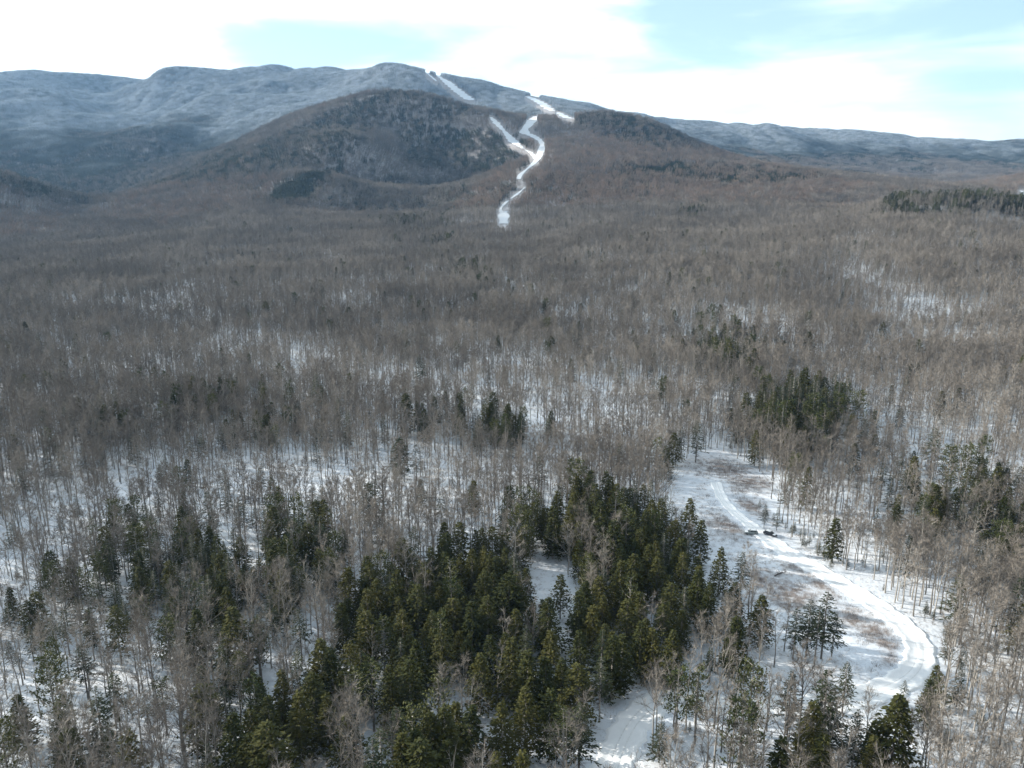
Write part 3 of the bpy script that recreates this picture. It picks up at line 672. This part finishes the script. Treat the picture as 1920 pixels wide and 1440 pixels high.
OPENV = [[(1290,860),(1345,848),(1400,880),(1440,960),(1480,1010),(1600,1085),(1710,1160),(1765,1240),(1725,1298),(1560,1298),(1570,1200),(1500,1120),(1430,1040),(1340,1000),(1250,930)],
         [(990,1085),(1010,1062),(1060,1068),(1090,1100),(1070,1150),(1040,1110)], [(1085,1440),(1105,1380),(1150,1325),(1215,1300),(1225,1330),(1205,1440)]]
for poly in OPENV:
    for fr_ in (.25, .6, .97):
        ua, va = project(x, y, z+15*fr_); keep &= ~(inpoly(ua, va, poly) & (rng.random(len(x)) < .93) & (r < 330))
x, y, z, r, isc, uc, vc = [a[keep] for a in (x, y, z, r, isc, uc, vc)]
isc |= (rng.random(len(x)) < .022) & (r > 420) & (r < 1000)
kindm = np.where(isc, 1, 0)
# which kind of evergreen: hemlock in the main stand, spruce elsewhere, a few pines
main = inpoly(uc, vc, CONIF[0][1])
q = rng.random(len(x))
kindm = np.where(isc & main, np.where(q < .82, 1, np.where(q < .93, 2, 3)), kindm)
kindm = np.where(isc & ~main, np.where(q < .35, 1, np.where(q < .9, 2, 3)), kindm)
hh = np.select([kindm == 0, kindm == 1, kindm == 2], [rng.normal(15.5, 2.2, len(x)), rng.normal(12.4, 2.1, len(x)), rng.normal(12.0, 2.6, len(x))], rng.normal(15.5, 1.6, len(x)))
hh = np.clip(hh*(1+.16*fbm(x, y, 55., 2, 19)), 6, 21)
kn = inpoly(uc, vc, CONIF[11][1]) & isc; hh[kn] *= rng.uniform(.75, 1.5, kn.sum()); 
kn = inpoly(uc, vc, CONIF[3][1]) & isc; hh[kn] *= 1.3
if True:   # young understory spruces among the thin hardwoods
    yx, yy = field(100, 420, 9.0); kk = ~blocked(yx, yy) & (rng.random(len(yx)) < .30); yx, yy = yx[kk], yy[kk]
    yz = hfast(yx, yy); yu, yv = project(yx, yy, yz+4); kk = ~inpoly(yu, yv, CONIF[0][1]); yx, yy, yz = yx[kk], yy[kk], yz[kk]
    x = np.concatenate([x, yx]); y = np.concatenate([y, yy]); z = np.concatenate([z, yz]); r = np.hypot(x, y)
    kindm = np.concatenate([kindm, np.full(len(yx), 2)]); hh = np.concatenate([hh, rng.uniform(2.0, 6.5, len(yx))])
jx, jy = [], []
for i in range(60):
    k_ = rng.integers(20, 150); p = RC[k_]; nrm = RC[k_]-RC[k_-1]; nrm = np.array([nrm[1], -nrm[0]])/np.hypot(*nrm)
    q_ = p + nrm*(-1 if nrm[0] < 0 else 1)*(6.5+abs(rng.normal(0, 3.5))); jx.append(q_[0]); jy.append(q_[1])
jx = np.array(jx); jy = np.array(jy)
x = np.concatenate([x, jx]); y = np.concatenate([y, jy]); kindm = np.concatenate([kindm, np.full(60, 2)]); hh = np.concatenate([hh, rng.uniform(1.5, 5, 60)])
ex = np.zeros(len(x))
x = np.concatenate([x, TP[:, 0]]); y = np.concatenate([y, TP[:, 1]]); hh = np.concatenate([hh, TP[:, 2]]); kindm = np.concatenate([kindm, TP[:, 3].astype(int)]); ex = np.concatenate([ex, np.ones(len(TP))])
z = hfast(x, y); r = np.hypot(x, y)
print('near trees', len(x), [(kindm == i).sum() for i in range(4)])
NEAR = dict(x=x, y=y, z=z, r=r, h=hh, k=kindm, ex=ex, rz=rng.uniform(0, 6.283, len(x)))
# ------------------------------------------------------------------ tree kinds
EV = [M_BARK, M_BARK, None, M_DEAD]
def mats(m): return [M_BARK, M_BARK, m, M_DEAD]
KINDS = {
 0: dict(name='bare_tree', cat='bare tree', H=16.0, mats=mats(M_TWIG), group='bare hardwoods standing in the snow', crown='crown',
   forms=[('slender', bare_tree(1, 16, spread=.75)), ('broad-crowned', bare_tree(2, 16, spread=1.2, low=.38, twigs=800)), ('forked', bare_tree(3, 16, limbs=13, fork=True)), ('straight', bare_tree(4, 16, low=.5, twigs=560)),
          ('thin', bare_tree(5, 16, limbs=10, twigs=380, spread=.8)), ('bushy-topped', bare_tree(6, 16, limbs=18, twigs=860, low=.45)), ('sparse', bare_tree(8, 16, limbs=12, twigs=260, tl=1.0)), ('spreading', bare_tree(9, 16, spread=1.35, low=.36, limbs=14))]),
 1: dict(name='hemlock_tree', cat='evergreen tree', H=14.0, mats=mats(M_HEML), group='dense olive evergreens', crown='crown',
   forms=[('broad conical', hemlock(11, 14, 4.0, nb=120)), ('narrow conical', hemlock(12, 14, 3.0, point=.75, nb=100)), ('round-shouldered', hemlock(13, 14, 3.9, point=.6, nb=110)), ('ragged', hemlock(14, 14, 3.6, base=.2, nb=90, per=16)), ('steep-sided', hemlock(15, 14, 3.3, point=.9, base=.1, nb=105)), ('full-skirted', hemlock(16, 14, 4.4, point=.95, base=.06, nb=125))]),
 2: dict(name='spruce_tree', cat='evergreen tree', H=14.0, mats=mats(M_SPRU), group='dark tiered evergreens', crown='crown',
   forms=[('tiered', spruce(21, 14, 2.9, per=15)), ('spiky', spruce(22, 14, 2.4, per=11, base=.22, whorls=28)), ('bare-stemmed', spruce(23, 14, 2.9, per=15, base=.45, whorls=18, dead=90)), ('full', spruce(24, 14, 3.4, base=.14, whorls=30, per=17)), ('gappy', spruce(25, 14, 2.9, per=15, base=.34, whorls=19))]),
 3: dict(name='pine_tree', cat='evergreen tree', H=16.0, mats=mats(M_PINE), group='soft plumed evergreens', crown='crown',
   forms=[('plumed', pine(31, 16, 3.8, per=42)), ('open-crowned', pine(32, 16, 3.0, base=.35, nb=26, per=24)), ('upswept', pine(33, 16, 3.4, nb=38, per=38))]),
}
def shape_mesh(name, s, mlist):
    me = bpy.data.meshes.new(name); me.from_pydata(s.v, [], s.f); me.polygons.foreach_set('material_index', np.array(s.m, np.int32))
    for m in mlist: me.materials.append(m)
    me.update(); return me
for K in KINDS.values():
    for nm, s in K['forms']:
        K.setdefault('tm', []).append(shape_mesh('trunk', s.only({0}), K['mats'][:1]))
        c = s.only({1, 2, 3}); K.setdefault('cm', []).append(shape_mesh('crown', c, K['mats']))
nn = len(NEAR['x']); NEAR['f'] = np.zeros(nn, int)
for kk, K in KINDS.items():
    m = NEAR['k'] == kk; NEAR['f'][m] = rng.integers(0, len(K['forms']), m.sum())

m = (NEAR['ex'] > 0) & (NEAR['k'] == 2) & (NEAR['h'] > 10); NEAR['f'][m] = rng.choice([0, 2, 4], m.sum())
# which of them show largest in the picture and are not hidden behind nearer evergreens: painted into a coarse depth picture
cu, cv = project(NEAR['x'], NEAR['y'], NEAR['z']+NEAR['h']*.97); bu, bv = project(NEAR['x'], NEAR['y'], NEAR['z'])
order = np.argsort(NEAR['r']); BUF = np.zeros((180, 240), np.float32); GX, GY = np.meshgrid(np.arange(240)*8+4, np.arange(180)*8+4)
vis = np.zeros(nn)
for i in order:
    if NEAR['r'][i] > 620: break
    u0, v0, u1, v1 = cu[i], cv[i], bu[i], bv[i]; hp = max(v1-v0, 1); wp = hp*(.20 if NEAR['k'][i] else .15)
    if u0 < -40 or u0 > 1960 or v0 > 1432: continue
    a0, a1 = int(max(0, (u0-wp)//8)), int(min(239, (u0+wp)//8+1)); b0, b1 = int(max(0, v0//8)), int(min(179, (v0+hp*.8)//8+1))
    if a1 <= a0 or b1 <= b0: continue
    X_ = GX[b0:b1, a0:a1]; Y_ = GY[b0:b1, a0:a1]; tt = (Y_-v0)/hp
    ins = (tt > 0) & (np.abs(X_-u0) < wp*np.clip(tt*1.5+.15, 0, 1)); n_ = ins.sum()
    if n_ == 0: ins = np.ones_like(ins); n_ = ins.size
    vis[i] = (ins*(1-BUF[b0:b1, a0:a1])).sum()/n_ * min(1.0, n_/6)
    if v0 > 1400 or u0 < 8 or u0 > 1912: vis[i] *= .5
    BUF[b0:b1, a0:a1][ins] = np.maximum(BUF[b0:b1, a0:a1][ins], 0) + (1-BUF[b0:b1, a0:a1][ins])*(.92 if NEAR['k'][i] in (1,) else .7 if NEAR['k'][i] else .15)
score = (bv-cv)*(vis > .42)
single = np.zeros(nn, bool)
for kk in KINDS:
    c = np.where((NEAR['k'] == kk) & (score > 0))[0]; c = c[np.argsort(-score[c])][:298]; single[c] = True
print('singles', [int((single & (NEAR['k'] == k)).sum()) for k in KINDS])

# ------------------------------------------------------------------ labels: look first, then the place by landmarks
ZONES = [
 ('beside the snowy gap among the evergreens', [(940,1030),(1130,1030),(1140,1190),(940,1190)]),
 ('between the meadow and the snowy gap', [(1130,985),(1290,930),(1345,1010),(1345,1180),(1130,1180)]),
 ('at the meadow edge left of the cars', [(1290,880),(1420,880),(1430,1180),(1345,1180),(1345,1010),(1290,930)]),
 ('around the upper tip of the meadow', [(1180,760),(1420,740),(1420,880),(1290,880),(1260,930),(1180,930)]),
 ('in the tall clump beyond the meadow', [(1420,680),(1640,680),(1640,840),(1420,880)]),
 ('behind the parked cars', [(1420,880),(1600,840),(1600,1060),(1440,1000)]),
 ('on the slope right of the parked cars', [(1600,840),(1760,800),(1760,1120),(1600,1060)]),
 ('high on the right edge', [(1760,700),(1990,700),(1990,1000),(1760,1000)]),
 ('outside the road bend', [(1700,1000),(1990,1000),(1990,1220),(1750,1220)]),
 ('below the road bend near the right edge', [(1700,1220),(1990,1220),(1990,1560),(1700,1560)]),
 ('along the inner side of the road bend', [(1430,1000),(1600,1060),(1750,1180),(1560,1180),(1430,1130)]),
 ('on the open snow inside the road bend', [(1500,1180),(1740,1180),(1700,1300),(1480,1300)]),
 ('in the thin woods left of the bend', [(1345,1130),(1520,1130),(1480,1300),(1340,1300)]),
 ('along the bottom edge below the bend', [(1420,1300),(1700,1300),(1700,1560),(1420,1560)]),
 ('right of the lower road', [(1215,1180),(1345,1180),(1340,1300),(1420,1300),(1420,1560),(1215,1560)]),
 ('left of the lower road', [(1020,1190),(1215,1180),(1215,1560),(1020,1560)]),
 ('in the bottom middle stand', [(820,1300),(1020,1190),(1020,1560),(820,1560)]),
 ('left of the snowy gap', [(820,1030),(940,1030),(940,1190),(1020,1190),(820,1300)]),
 ('in the heart of the dark stand', [(680,1030),(820,1030),(820,1220),(680,1220)]),
 ('below the heart of the dark stand', [(620,1220),(820,1220),(820,1560),(620,1560)]),
 ('on the left flank of the dark stand', [(520,1080),(680,1080),(680,1220),(520,1220)]),
 ('in the bottom left part of the stand', [(380,1290),(620,1220),(620,1560),(380,1560)]),
 ('in the mixed woods on the lower left', [(300,1080),(520,1080),(520,1220),(380,1290),(300,1290)]),
 ('on bright snow at the lower left', [(130,1080),(300,1080),(300,1290),(130,1290)]),
 ('hard by the lower left edge', [(-80,1080),(130,1080),(130,1290),(-80,1290)]),
 ('in the bottom left corner', [(-80,1290),(180,1290),(180,1560),(-80,1560)]),
 ('along the bottom edge left of the stand', [(180,1290),(380,1290),(380,1560),(180,1560)]),
 ('in the dark belt above the lower left', [(130,930),(420,930),(420,1080),(130,1080)]),
 ('at the right end of the dark belt', [(420,930),(680,930),(680,1080),(420,1080)]),
 ('on the left edge half way down', [(-80,760),(130,760),(130,1080),(-80,1080)]),
 ('in open hardwoods above the dark belt', [(130,760),(560,760),(560,930),(130,930)]),
 ('on snow above the dark stand', [(560,800),(860,800),(860,1030),(560,1030)]),
 ('on the upper rim of the main stand', [(860,850),(1180,850),(1180,1030),(860,1030)]),
 ('near the small snow patch mid-picture', [(860,640),(1180,640),(1180,850),(860,850)]),
 ('in the hardwoods left of mid-picture', [(480,600),(860,600),(860,800),(480,800)]),
 ('in the hardwoods far over on the left', [(-80,560),(480,560),(480,760),(-80,760)]),
 ('in the hazy clump above the meadow', [(1180,540),(1480,540),(1480,740),(1180,760)]),
 ('on the pale slope at the right', [(1480,450),(1990,450),(1990,760),(1480,680)]),
 ('in the valley woods before the hills', [(-80,380),(1990,380),(1990,640),(-80,640)]),
]
ORD = ['leftmost', 'second', 'third', 'fourth', 'fifth', 'sixth', 'seventh', 'eighth', 'ninth', 'tenth', 'eleventh', 'twelfth', 'thirteenth', 'fourteenth', 'fifteenth', 'sixteenth', 'seventeenth', 'eighteenth', 'nineteenth', 'twentieth']
def word_size(h, H):
    return 'tall' if h > H*1.08 else 'short' if h < H*.85 else 'mid-height'
mu, mv = project(NEAR['x'], NEAR['y'], NEAR['z']+NEAR['h']*.6)
zone = np.full(nn, len(ZONES)-1)
for zi in range(len(ZONES)-1, -1, -1): zone[inpoly(mu, mv, ZONES[zi][1])] = zi
LOOKW = {0: 'leafless tree', 1: 'olive hemlock', 2: 'dark spruce', 3: 'pine'}
bins = {}
for i in np.where(single)[0]:
    kk = int(NEAR['k'][i]); K = KINDS[kk]; h_ = NEAR['h'][i]
    look = ('low young' if kk and h_ < 7 else word_size(h_, K['H'])) + ' ' + K['forms'][NEAR['f'][i]][0] + ' ' + LOOKW[kk]
    bins.setdefault((look, int(zone[i])), []).append(i)
LABEL = {}
for (look, zi), ids in bins.items():
    ids.sort(key=lambda i: mu[i])
    for n_, i in enumerate(ids):
        tail = '' if len(ids) == 1 else (', rightmost one' if n_ == len(ids)-1 else ', leftmost one' if n_ == 0 else ', %s from left' % ORD[min(n_, 19)])
        LABEL[i] = look + ' ' + ZONES[zi][0] + tail
for i in np.where(single)[0]:
    kk = int(NEAR['k'][i]); K = KINDS[kk]; f = int(NEAR['f'][i])
    root = bpy.data.objects.new(K['name'], None); COL.objects.link(root); root.empty_display_size = .5
    root.location = (NEAR['x'][i], NEAR['y'][i], NEAR['z'][i]); root.rotation_euler = (0, 0, NEAR['rz'][i]); s_ = NEAR['h'][i]/K['H']
    wd = s_*random.uniform(1.0, 1.25) if kk else s_; root.scale = (wd, wd, s_)
    root['label'] = LABEL[i]; root['category'] = K['cat']; root['group'] = K['group']
    for nm, me in (('trunk', K['tm'][f]), ('crown', K['cm'][f])):
        o = bpy.data.objects.new(nm, me); COL.objects.link(o); o.parent = root
rest = ~single
for kk, nm, lab in ((0, 'hardwood_forest', 'grey brown leafless hardwoods covering the snowy valley floor'), (1, 'hemlock_forest', 'deeper rows of olive hemlocks inside the dark stand'), (2, 'spruce_forest', 'distant dark spruces scattered through the leafless woods'), (3, 'pine_forest', 'more distant plumed pines scattered among the woods')):
    m = rest & (NEAR['k'] == kk); K = KINDS[kk]
    if not m.any(): continue
    P_ = np.stack([NEAR['x'][m], NEAR['y'][m], NEAR['z'][m]], -1); rot = np.zeros((m.sum(), 3)); rot[:, 2] = NEAR['rz'][m]
    scatter(nm, lab, 'trees', [s for _, s in K['forms']], K['mats'], P_, NEAR['f'][m], rot, NEAR['h'][m]/K['H'])

# ------------------------------------------------------------------ the wooded hills further off
def firs(seed):
    s = far_fir(seed, random.Random(seed).uniform(10, 13.5)); s.m = [4 if a == 2 else a for a in s.m]; return s
def reds(seed):
    s = far_bare(seed); s.m = [5 if a == 2 else a for a in s.m]; return s
HM = [M_BARK, M_BARK, M_TWIG, M_DEAD, M_SPRU, M_TWIGR]
HS = [clump(101, far_bare, 6, 7.5), clump(102, far_bare, 6, 7.5), clump(103, reds, 6, 7.5), clump(104, reds, 6, 7.5), clump(105, firs, 8, 7.0), clump(106, firs, 7, 7.5),
      clump(107, far_bare, 11, 13), clump(108, reds, 11, 13), clump(109, firs, 25, 13), clump(110, firs, 22, 13), far_bare(121), reds(122), firs(123), firs(124)]
REDZ = [(.0, [(640,325),(900,325),(860,380),(825,425),(790,445),(700,420),(640,380)]), (.65, [(830,410),(1000,260),(1160,240),(1460,310),(1650,350),(1500,380),(1200,380),(1000,400)]), (.55, [(-50,320),(140,400),(60,450),(-50,450)]), (.5, [(150,400),(350,330),(560,330),(480,380),(300,420)]), (.6, [(1700,360),(1950,320),(1950,370),(1800,350)])]  # first zone keeps reddish twigs off the hill foot darkened for shade
pos = []; tids = []; fr = []
for (a, b, sp, big) in ((R1, 2750, 9.6, 0), (2750, 7400, 15.0, 1)):
    x, y = field(a, b, sp, 39.0); k = visible(x, y, 16); x, y = x[k], y[k]; z = hfast(x, y)
    k = ~on_trail(x, y, z, 9.0 if not big else 9.0); x, y, z = x[k], y[k], z[k]; r = np.hypot(x, y)
    u, v = project(x, y, z+9); ns = fbm(x, y, 260., 4, 41)
    fs = share(u, v, CONIF, .04); fs = np.where(r > 2620, smooth(144, 247, z + 50*ns)*.9 + .15, fs)
    fs = np.where(inpoly(u, v, [(60,200),(560,200),(420,300),(330,340),(150,380),(-50,340),(-50,230)]), np.maximum(fs, .72), fs)
    isf = rng.random(len(x)) < np.clip(fs + .25*ns, 0, 1)
    rs = share(u, v, REDZ, .12); isr = rng.random(len(x)) < np.clip(rs+.2*ns, 0, 1); tw = rng.integers(0, 2, len(x))
    tid = np.where(isf, 8+tw if big else 4+tw, np.where(isr, 7 if big else 2+tw, 6 if big else tw))
    kp = rng.random(len(x)) < np.where(isf, .97, np.clip(1.0+.3*fbm(x, y, 90., 2, 55), .5, 1))
    f_ = rng.uniform(.45, 1.25, len(x))*smooth(178, 402, z + 60*ns + 40*fbm(x, y, 60., 2, 91))*smooth(2620, 2920, r)
    pos.append(np.stack([x, y, z], -1)[kp]); tids.append(tid[kp]); fr.append(f_[kp])
# single trees along the edges of the ski trails
for (a, b, sp) in ((1000, 2840, 4.2), (2840, 4040, 6.2)):
    x, y = field(a, b, sp, 34.0); z = hfast(x, y); u, v = project(x, y, z+5)
    k = (u > 780) & (u < 1110) & (v > 115) & (v < 440) & visible(x, y, 14); x, y, z = x[k], y[k], z[k]
    k = on_trail(x, y, z, 9.0) & ~on_trail(x, y, z, .6); x, y, z = x[k], y[k], z[k]; r = np.hypot(x, y)
    if len(x):
        u, v = project(x, y, z+9); isf = rng.random(len(x)) < np.where(r > 2620, .85, share(u, v, CONIF, .10)); tw = rng.integers(0, 2, len(x))
        tid = np.where(isf, 12+tw, np.where(rng.random(len(x)) < .6, 11, 10)); ns = fbm(x, y, 260., 4, 41)
        if a < 2000: keep_ = r > R1; x, y, z, tid, ns, r = [q_[keep_] for q_ in (x, y, z, tid, ns, r)]
        pos.append(np.stack([x, y, z], -1)); tids.append(tid); fr.append(rng.uniform(.45, 1.25, len(x))*smooth(178, 402, z+60*ns)*smooth(2620, 2920, r))
pos = np.concatenate(pos); tids = np.concatenate(tids); fr = np.concatenate(fr)
print('hill clumps', len(pos))
scatter('hillside_forest', 'unbroken woods on the distant hills, frosted white on the highest ridge', 'trees', HS, HM, pos, tids, tilted(pos[:, 0], pos[:, 1], rng.uniform(0, 6.28, len(pos)), .8), rng.uniform(.85, 1.15, len(pos)), fr)

# ------------------------------------------------------------------ brush in the clearing
x, y = field(110, 420, 1.5); k = inpoly(x, y, MEADOW) | inpoly(x, y, GAP) | inpoly(x, y, LOWER); x, y = x[k], y[k]
b_ = brushiness(x, y); dd = dist_to(x, y, RC)
k = (rng.random(len(x)) < np.where(dd < 3.8, 0, b_*1.1 + .04 + .10*(fbm(x, y, 9., 2, 8) > .35))); x, y = x[k], y[k]
rot = np.zeros((len(x), 3)); rot[:, 2] = rng.uniform(0, 6.28, len(x))
scatter('brush', 'reddish grey leafless brush poking through the clearing snow', 'brush', [brush_tuft(1), brush_tuft(2), brush_tuft(3)], [M_BRUSH], np.stack([x, y, hfast(x, y)], -1), rng.integers(0, 3, len(x)), rot, rng.uniform(.6, 1.3, len(x)))
print('brush', len(x))

# ------------------------------------------------------------------ the air between here and the hills
def box_mesh(name, lo, hi):
    v = [(x, y, z) for x in (lo[0], hi[0]) for y in (lo[1], hi[1]) for z in (lo[2], hi[2])]
    f = [(0, 1, 3, 2), (4, 6, 7, 5), (0, 4, 5, 1), (2, 3, 7, 6), (0, 2, 6, 4), (1, 5, 7, 3)]
    me = bpy.data.meshes.new(name); me.from_pydata(v, [], f); me.update(); return me
hz = bpy.data.objects.new('haze', box_mesh('haze', (-8700, -8700, float(GH.min())-4), (8700, 8700, 900))); COL.objects.link(hz)
hmz = bpy.data.materials.new('air'); hmz.use_nodes = True; t_ = hmz.node_tree; t_.nodes.clear()
pv = N(t_, 'ShaderNodeVolumePrincipled'); pv.inputs['Density'].default_value = 5e-5; pv.inputs['Color'].default_value = (.32, .60, 1.0, 1); pv.inputs['Anisotropy'].default_value = .2
ov = N(t_, 'ShaderNodeOutputMaterial'); t_.links.new(pv.outputs[0], ov.inputs['Volume'])
hz.data.materials.append(hmz); hz['kind'] = 'stuff'; hz['label'] = 'thin blue winter haze over the valley'; hz['category'] = 'haze'
cy.volume_step_rate = 4
# ------------------------------------------------------------------ two parked cars
def flat(name, c, rough=.5, spec=.5, metal=0):
    m = pmat(name, lambda t: c, rough, spec); m.node_tree.nodes['Principled BSDF'].inputs['Metallic'].default_value = metal; return m
M_GLASS = flat('car_glass', (.03, .04, .045), .12, .6); M_TYRE = flat('tyre_rubber', (.02, .02, .02), .9); M_RIM = flat('rim_metal', (.45, .45, .46), .35, .5, .8)
M_LAMP = flat('headlight_glass', (.75, .77, .8), .15, .6); M_TAIL = flat('tail_light_red', (.28, .015, .012), .3); M_SNOWC = flat('settled_snow', (.86, .89, .92), .8, .2); M_TRIM = flat('dark_trim', (.03, .03, .032), .6)
def part(name, verts, faces, mat, parent, smooth_=False):
    me = bpy.data.meshes.new(name); me.from_pydata([tuple(v) for v in verts], [], faces); me.materials.append(mat); me.update(); me.validate()
    if smooth_:
        for p in me.polygons: p.use_smooth = True
    o = bpy.data.objects.new(name, me); COL.objects.link(o); o.parent = parent; return o
def loft(sec):                 # sec: list of (x, [(y, z), ...]) closed rings
    V = []; F_ = []; n_ = len(sec[0][1])
    for x_, ring_ in sec: V += [(x_, a, b) for a, b in ring_]
    for i in range(len(sec)-1):
        for j in range(n_): F_.append((i*n_+j, i*n_+(j+1) % n_, (i+1)*n_+(j+1) % n_, (i+1)*n_+j))
    F_.append(tuple(range(n_))[::-1]); F_.append(tuple((len(sec)-1)*n_+j for j in range(n_))); return V, F_
def ring_(w, z0, z1, b=.10): return [(-w+b, z0), (w-b, z0), (w, z0+b), (w, z1-b), (w-b*1.3, z1), (-w+b*1.3, z1), (-w, z1-b), (-w, z0+b)]
def boxv(c, s): return [(c[0]+i*s[0], c[1]+j*s[1], c[2]+k*s[2]) for i in (-.5, .5) for j in (-.5, .5) for k in (-.5, .5)]
BF = [(0, 1, 3, 2), (4, 6, 7, 5), (0, 4, 5, 1), (2, 3, 7, 6), (0, 2, 6, 4), (1, 5, 7, 3)]
def disc(cx, cy, cz, r0, w, n_=20):
    V = []; F_ = []
    for s_ in (-w/2, w/2):
        for k_ in range(n_): V.append((cx+r0*math.cos(k_*6.28318/n_), cy+s_, cz+r0*math.sin(k_*6.28318/n_)))
    for k_ in range(n_): F_.append((k_, (k_+1) % n_, n_+(k_+1) % n_, n_+k_))
    F_ += [tuple(range(n_))[::-1], tuple(range(n_, 2*n_))]; return V, F_
def make_car(u, v, ang, paint, label, snowy):
    x_, y_ = hit(u, v); root = bpy.data.objects.new('parked_car', None); COL.objects.link(root)
    root.location = (x_, y_, float(hfast(x_, y_))+.02); root.rotation_euler = (0, 0, ang); root.scale = (.9, .9, .9)
    root['label'] = label; root['category'] = 'car'; root['group'] = 'cars parked in the clearing'
    body = part('body', *loft([(-2.3, ring_(.72, .42, .72)), (-2.22, ring_(.84, .32, .92)), (-1.6, ring_(.90, .28, .98)), (0, ring_(.92, .26, .96)), (.95, ring_(.91, .27, .93)), (1.9, ring_(.88, .30, .84)), (2.2, ring_(.80, .36, .74)), (2.28, ring_(.66, .42, .64))]), paint, root, False)
    cab = [(-2.05, .74, .96), (-1.75, .66, 1.44), (.25, .66, 1.50), (1.0, .74, .95)]
    part('window_glass', *loft([(a, ring_(w if i in (0, 3) else w, .90, max(z_, 1.0) if i in (0, 3) else z_-.03, .06)) for i, (a, w, z_) in enumerate(cab)]), M_GLASS, root)
    part('roof', *loft([(-1.78, ring_(.60, 1.40, 1.46, .02)), (-1.4, ring_(.67, 1.42, 1.52, .03)), (-.1, ring_(.67, 1.44, 1.54, .03)), (.28, ring_(.60, 1.42, 1.48, .02))]), paint, root)
    for px in (-1.72, -.75, .42):
        for sy in (-1, 1):
            part('pillar', [(px+a, sy*(b), c) for a, b, c in ((-.05, .76, .93), (.06, .76, .93), (.06-.1*(px > 0), .68, 1.47), (-.05-.1*(px > 0), .68, 1.47), (-.05, .72, .93), (.06, .72, .93), (.06-.1*(px > 0), .63, 1.45), (-.05-.1*(px > 0), .63, 1.45))], [(0, 1, 2, 3), (7, 6, 5, 4), (0, 4, 5, 1), (1, 5, 6, 2), (2, 6, 7, 3), (3, 7, 4, 0)], paint, root)
    for wx in (-1.4, 1.42):
        for sy in (-1, 1):
            w_ = part('wheel', *disc(wx, sy*.80, .34, .34, .24), M_TYRE, root); part('rim', *disc(wx, sy*.925, .34, .20, .03), M_RIM, w_)
    for sy in (-1, 1):
        part('headlight', boxv((2.20, sy*.60, .62), (.14, .26, .14)), BF, M_LAMP, root)
        part('tail_light', boxv((-2.24, sy*.62, .76), (.12, .20, .22)), BF, M_TAIL, root)
        part('mirror', boxv((.70, sy*1.0, 1.0), (.12, .2, .13)), BF, paint, root)
    part('bumper', boxv((2.27, 0, .44), (.12, 1.3, .16)), BF, M_TRIM, root)
    for nm_, x0, x1, w, z0, z1 in snowy:
        part('snow_cover', *loft([(x0, ring_(w*.9, z0, z0+.05, .02)), (x0+.15, ring_(w, z0, z0+.12, .04)), (x1-.15, ring_(w, z1, z1+.12, .04)), (x1, ring_(w*.9, z1, z1+.05, .02))]), M_SNOWC, root)
make_car(1408, 1001, math.radians(172), flat('grey_green_paint', (.26, .30, .30), .35), 'grey green car with snowy bonnet, left of the two parked on the clearing', [('b', 1.05, 2.1, .72, .86, .80), ('r', -1.6, .1, .58, 1.53, 1.53)])
make_car(1444, 1004, math.radians(-48), flat('navy_paint', (.018, .026, .04), .3), 'dark navy car with snow on its roof, right of the two in the clearing', [('r', -1.5, .2, .60, 1.54, 1.53), ('b', 1.1, 2.0, .68, .86, .81)])

# a windfallen top lying on the snow
random.seed(5); s = Shape(); s.tube([(-2.2, 0, .25), (0, .1, .45), (2.4, 0, .3)], [.17, .13, .05], 6, 0)
for i in range(26):
    a = random.uniform(-1.6, 2.3); d_ = Vector((random.gauss(.4, .3), random.gauss(0, 1), abs(random.gauss(0, .8)))).normalized()
    e_ = Vector((a, 0, .4))+d_*random.uniform(.5, 1.3); s.tube([(a, 0, .4), e_], [.035, .012], 3, 1)
    for k in range(8): s.tri(Vector((a, 0, .4)).lerp(e_, random.random()), d_+rvec(.5), random.uniform(.3, .7), .05, 1)
x_, y_ = hit(1463, 1078); root = bpy.data.objects.new('fallen_branch', None); COL.objects.link(root); root.location = (x_, y_, float(hfast(x_, y_))); root.rotation_euler = (0, 0, .5)
root['label'] = 'reddish brown fallen branch lying on open snow below the parked cars'; root['category'] = 'fallen branch'
for nm, mi in (('stem', 0), ('twigs', 1)):
    me = shape_mesh(nm, s.only({mi}), [M_DEAD, M_DEAD]); o = bpy.data.objects.new(nm, me); COL.objects.link(o); o.parent = root
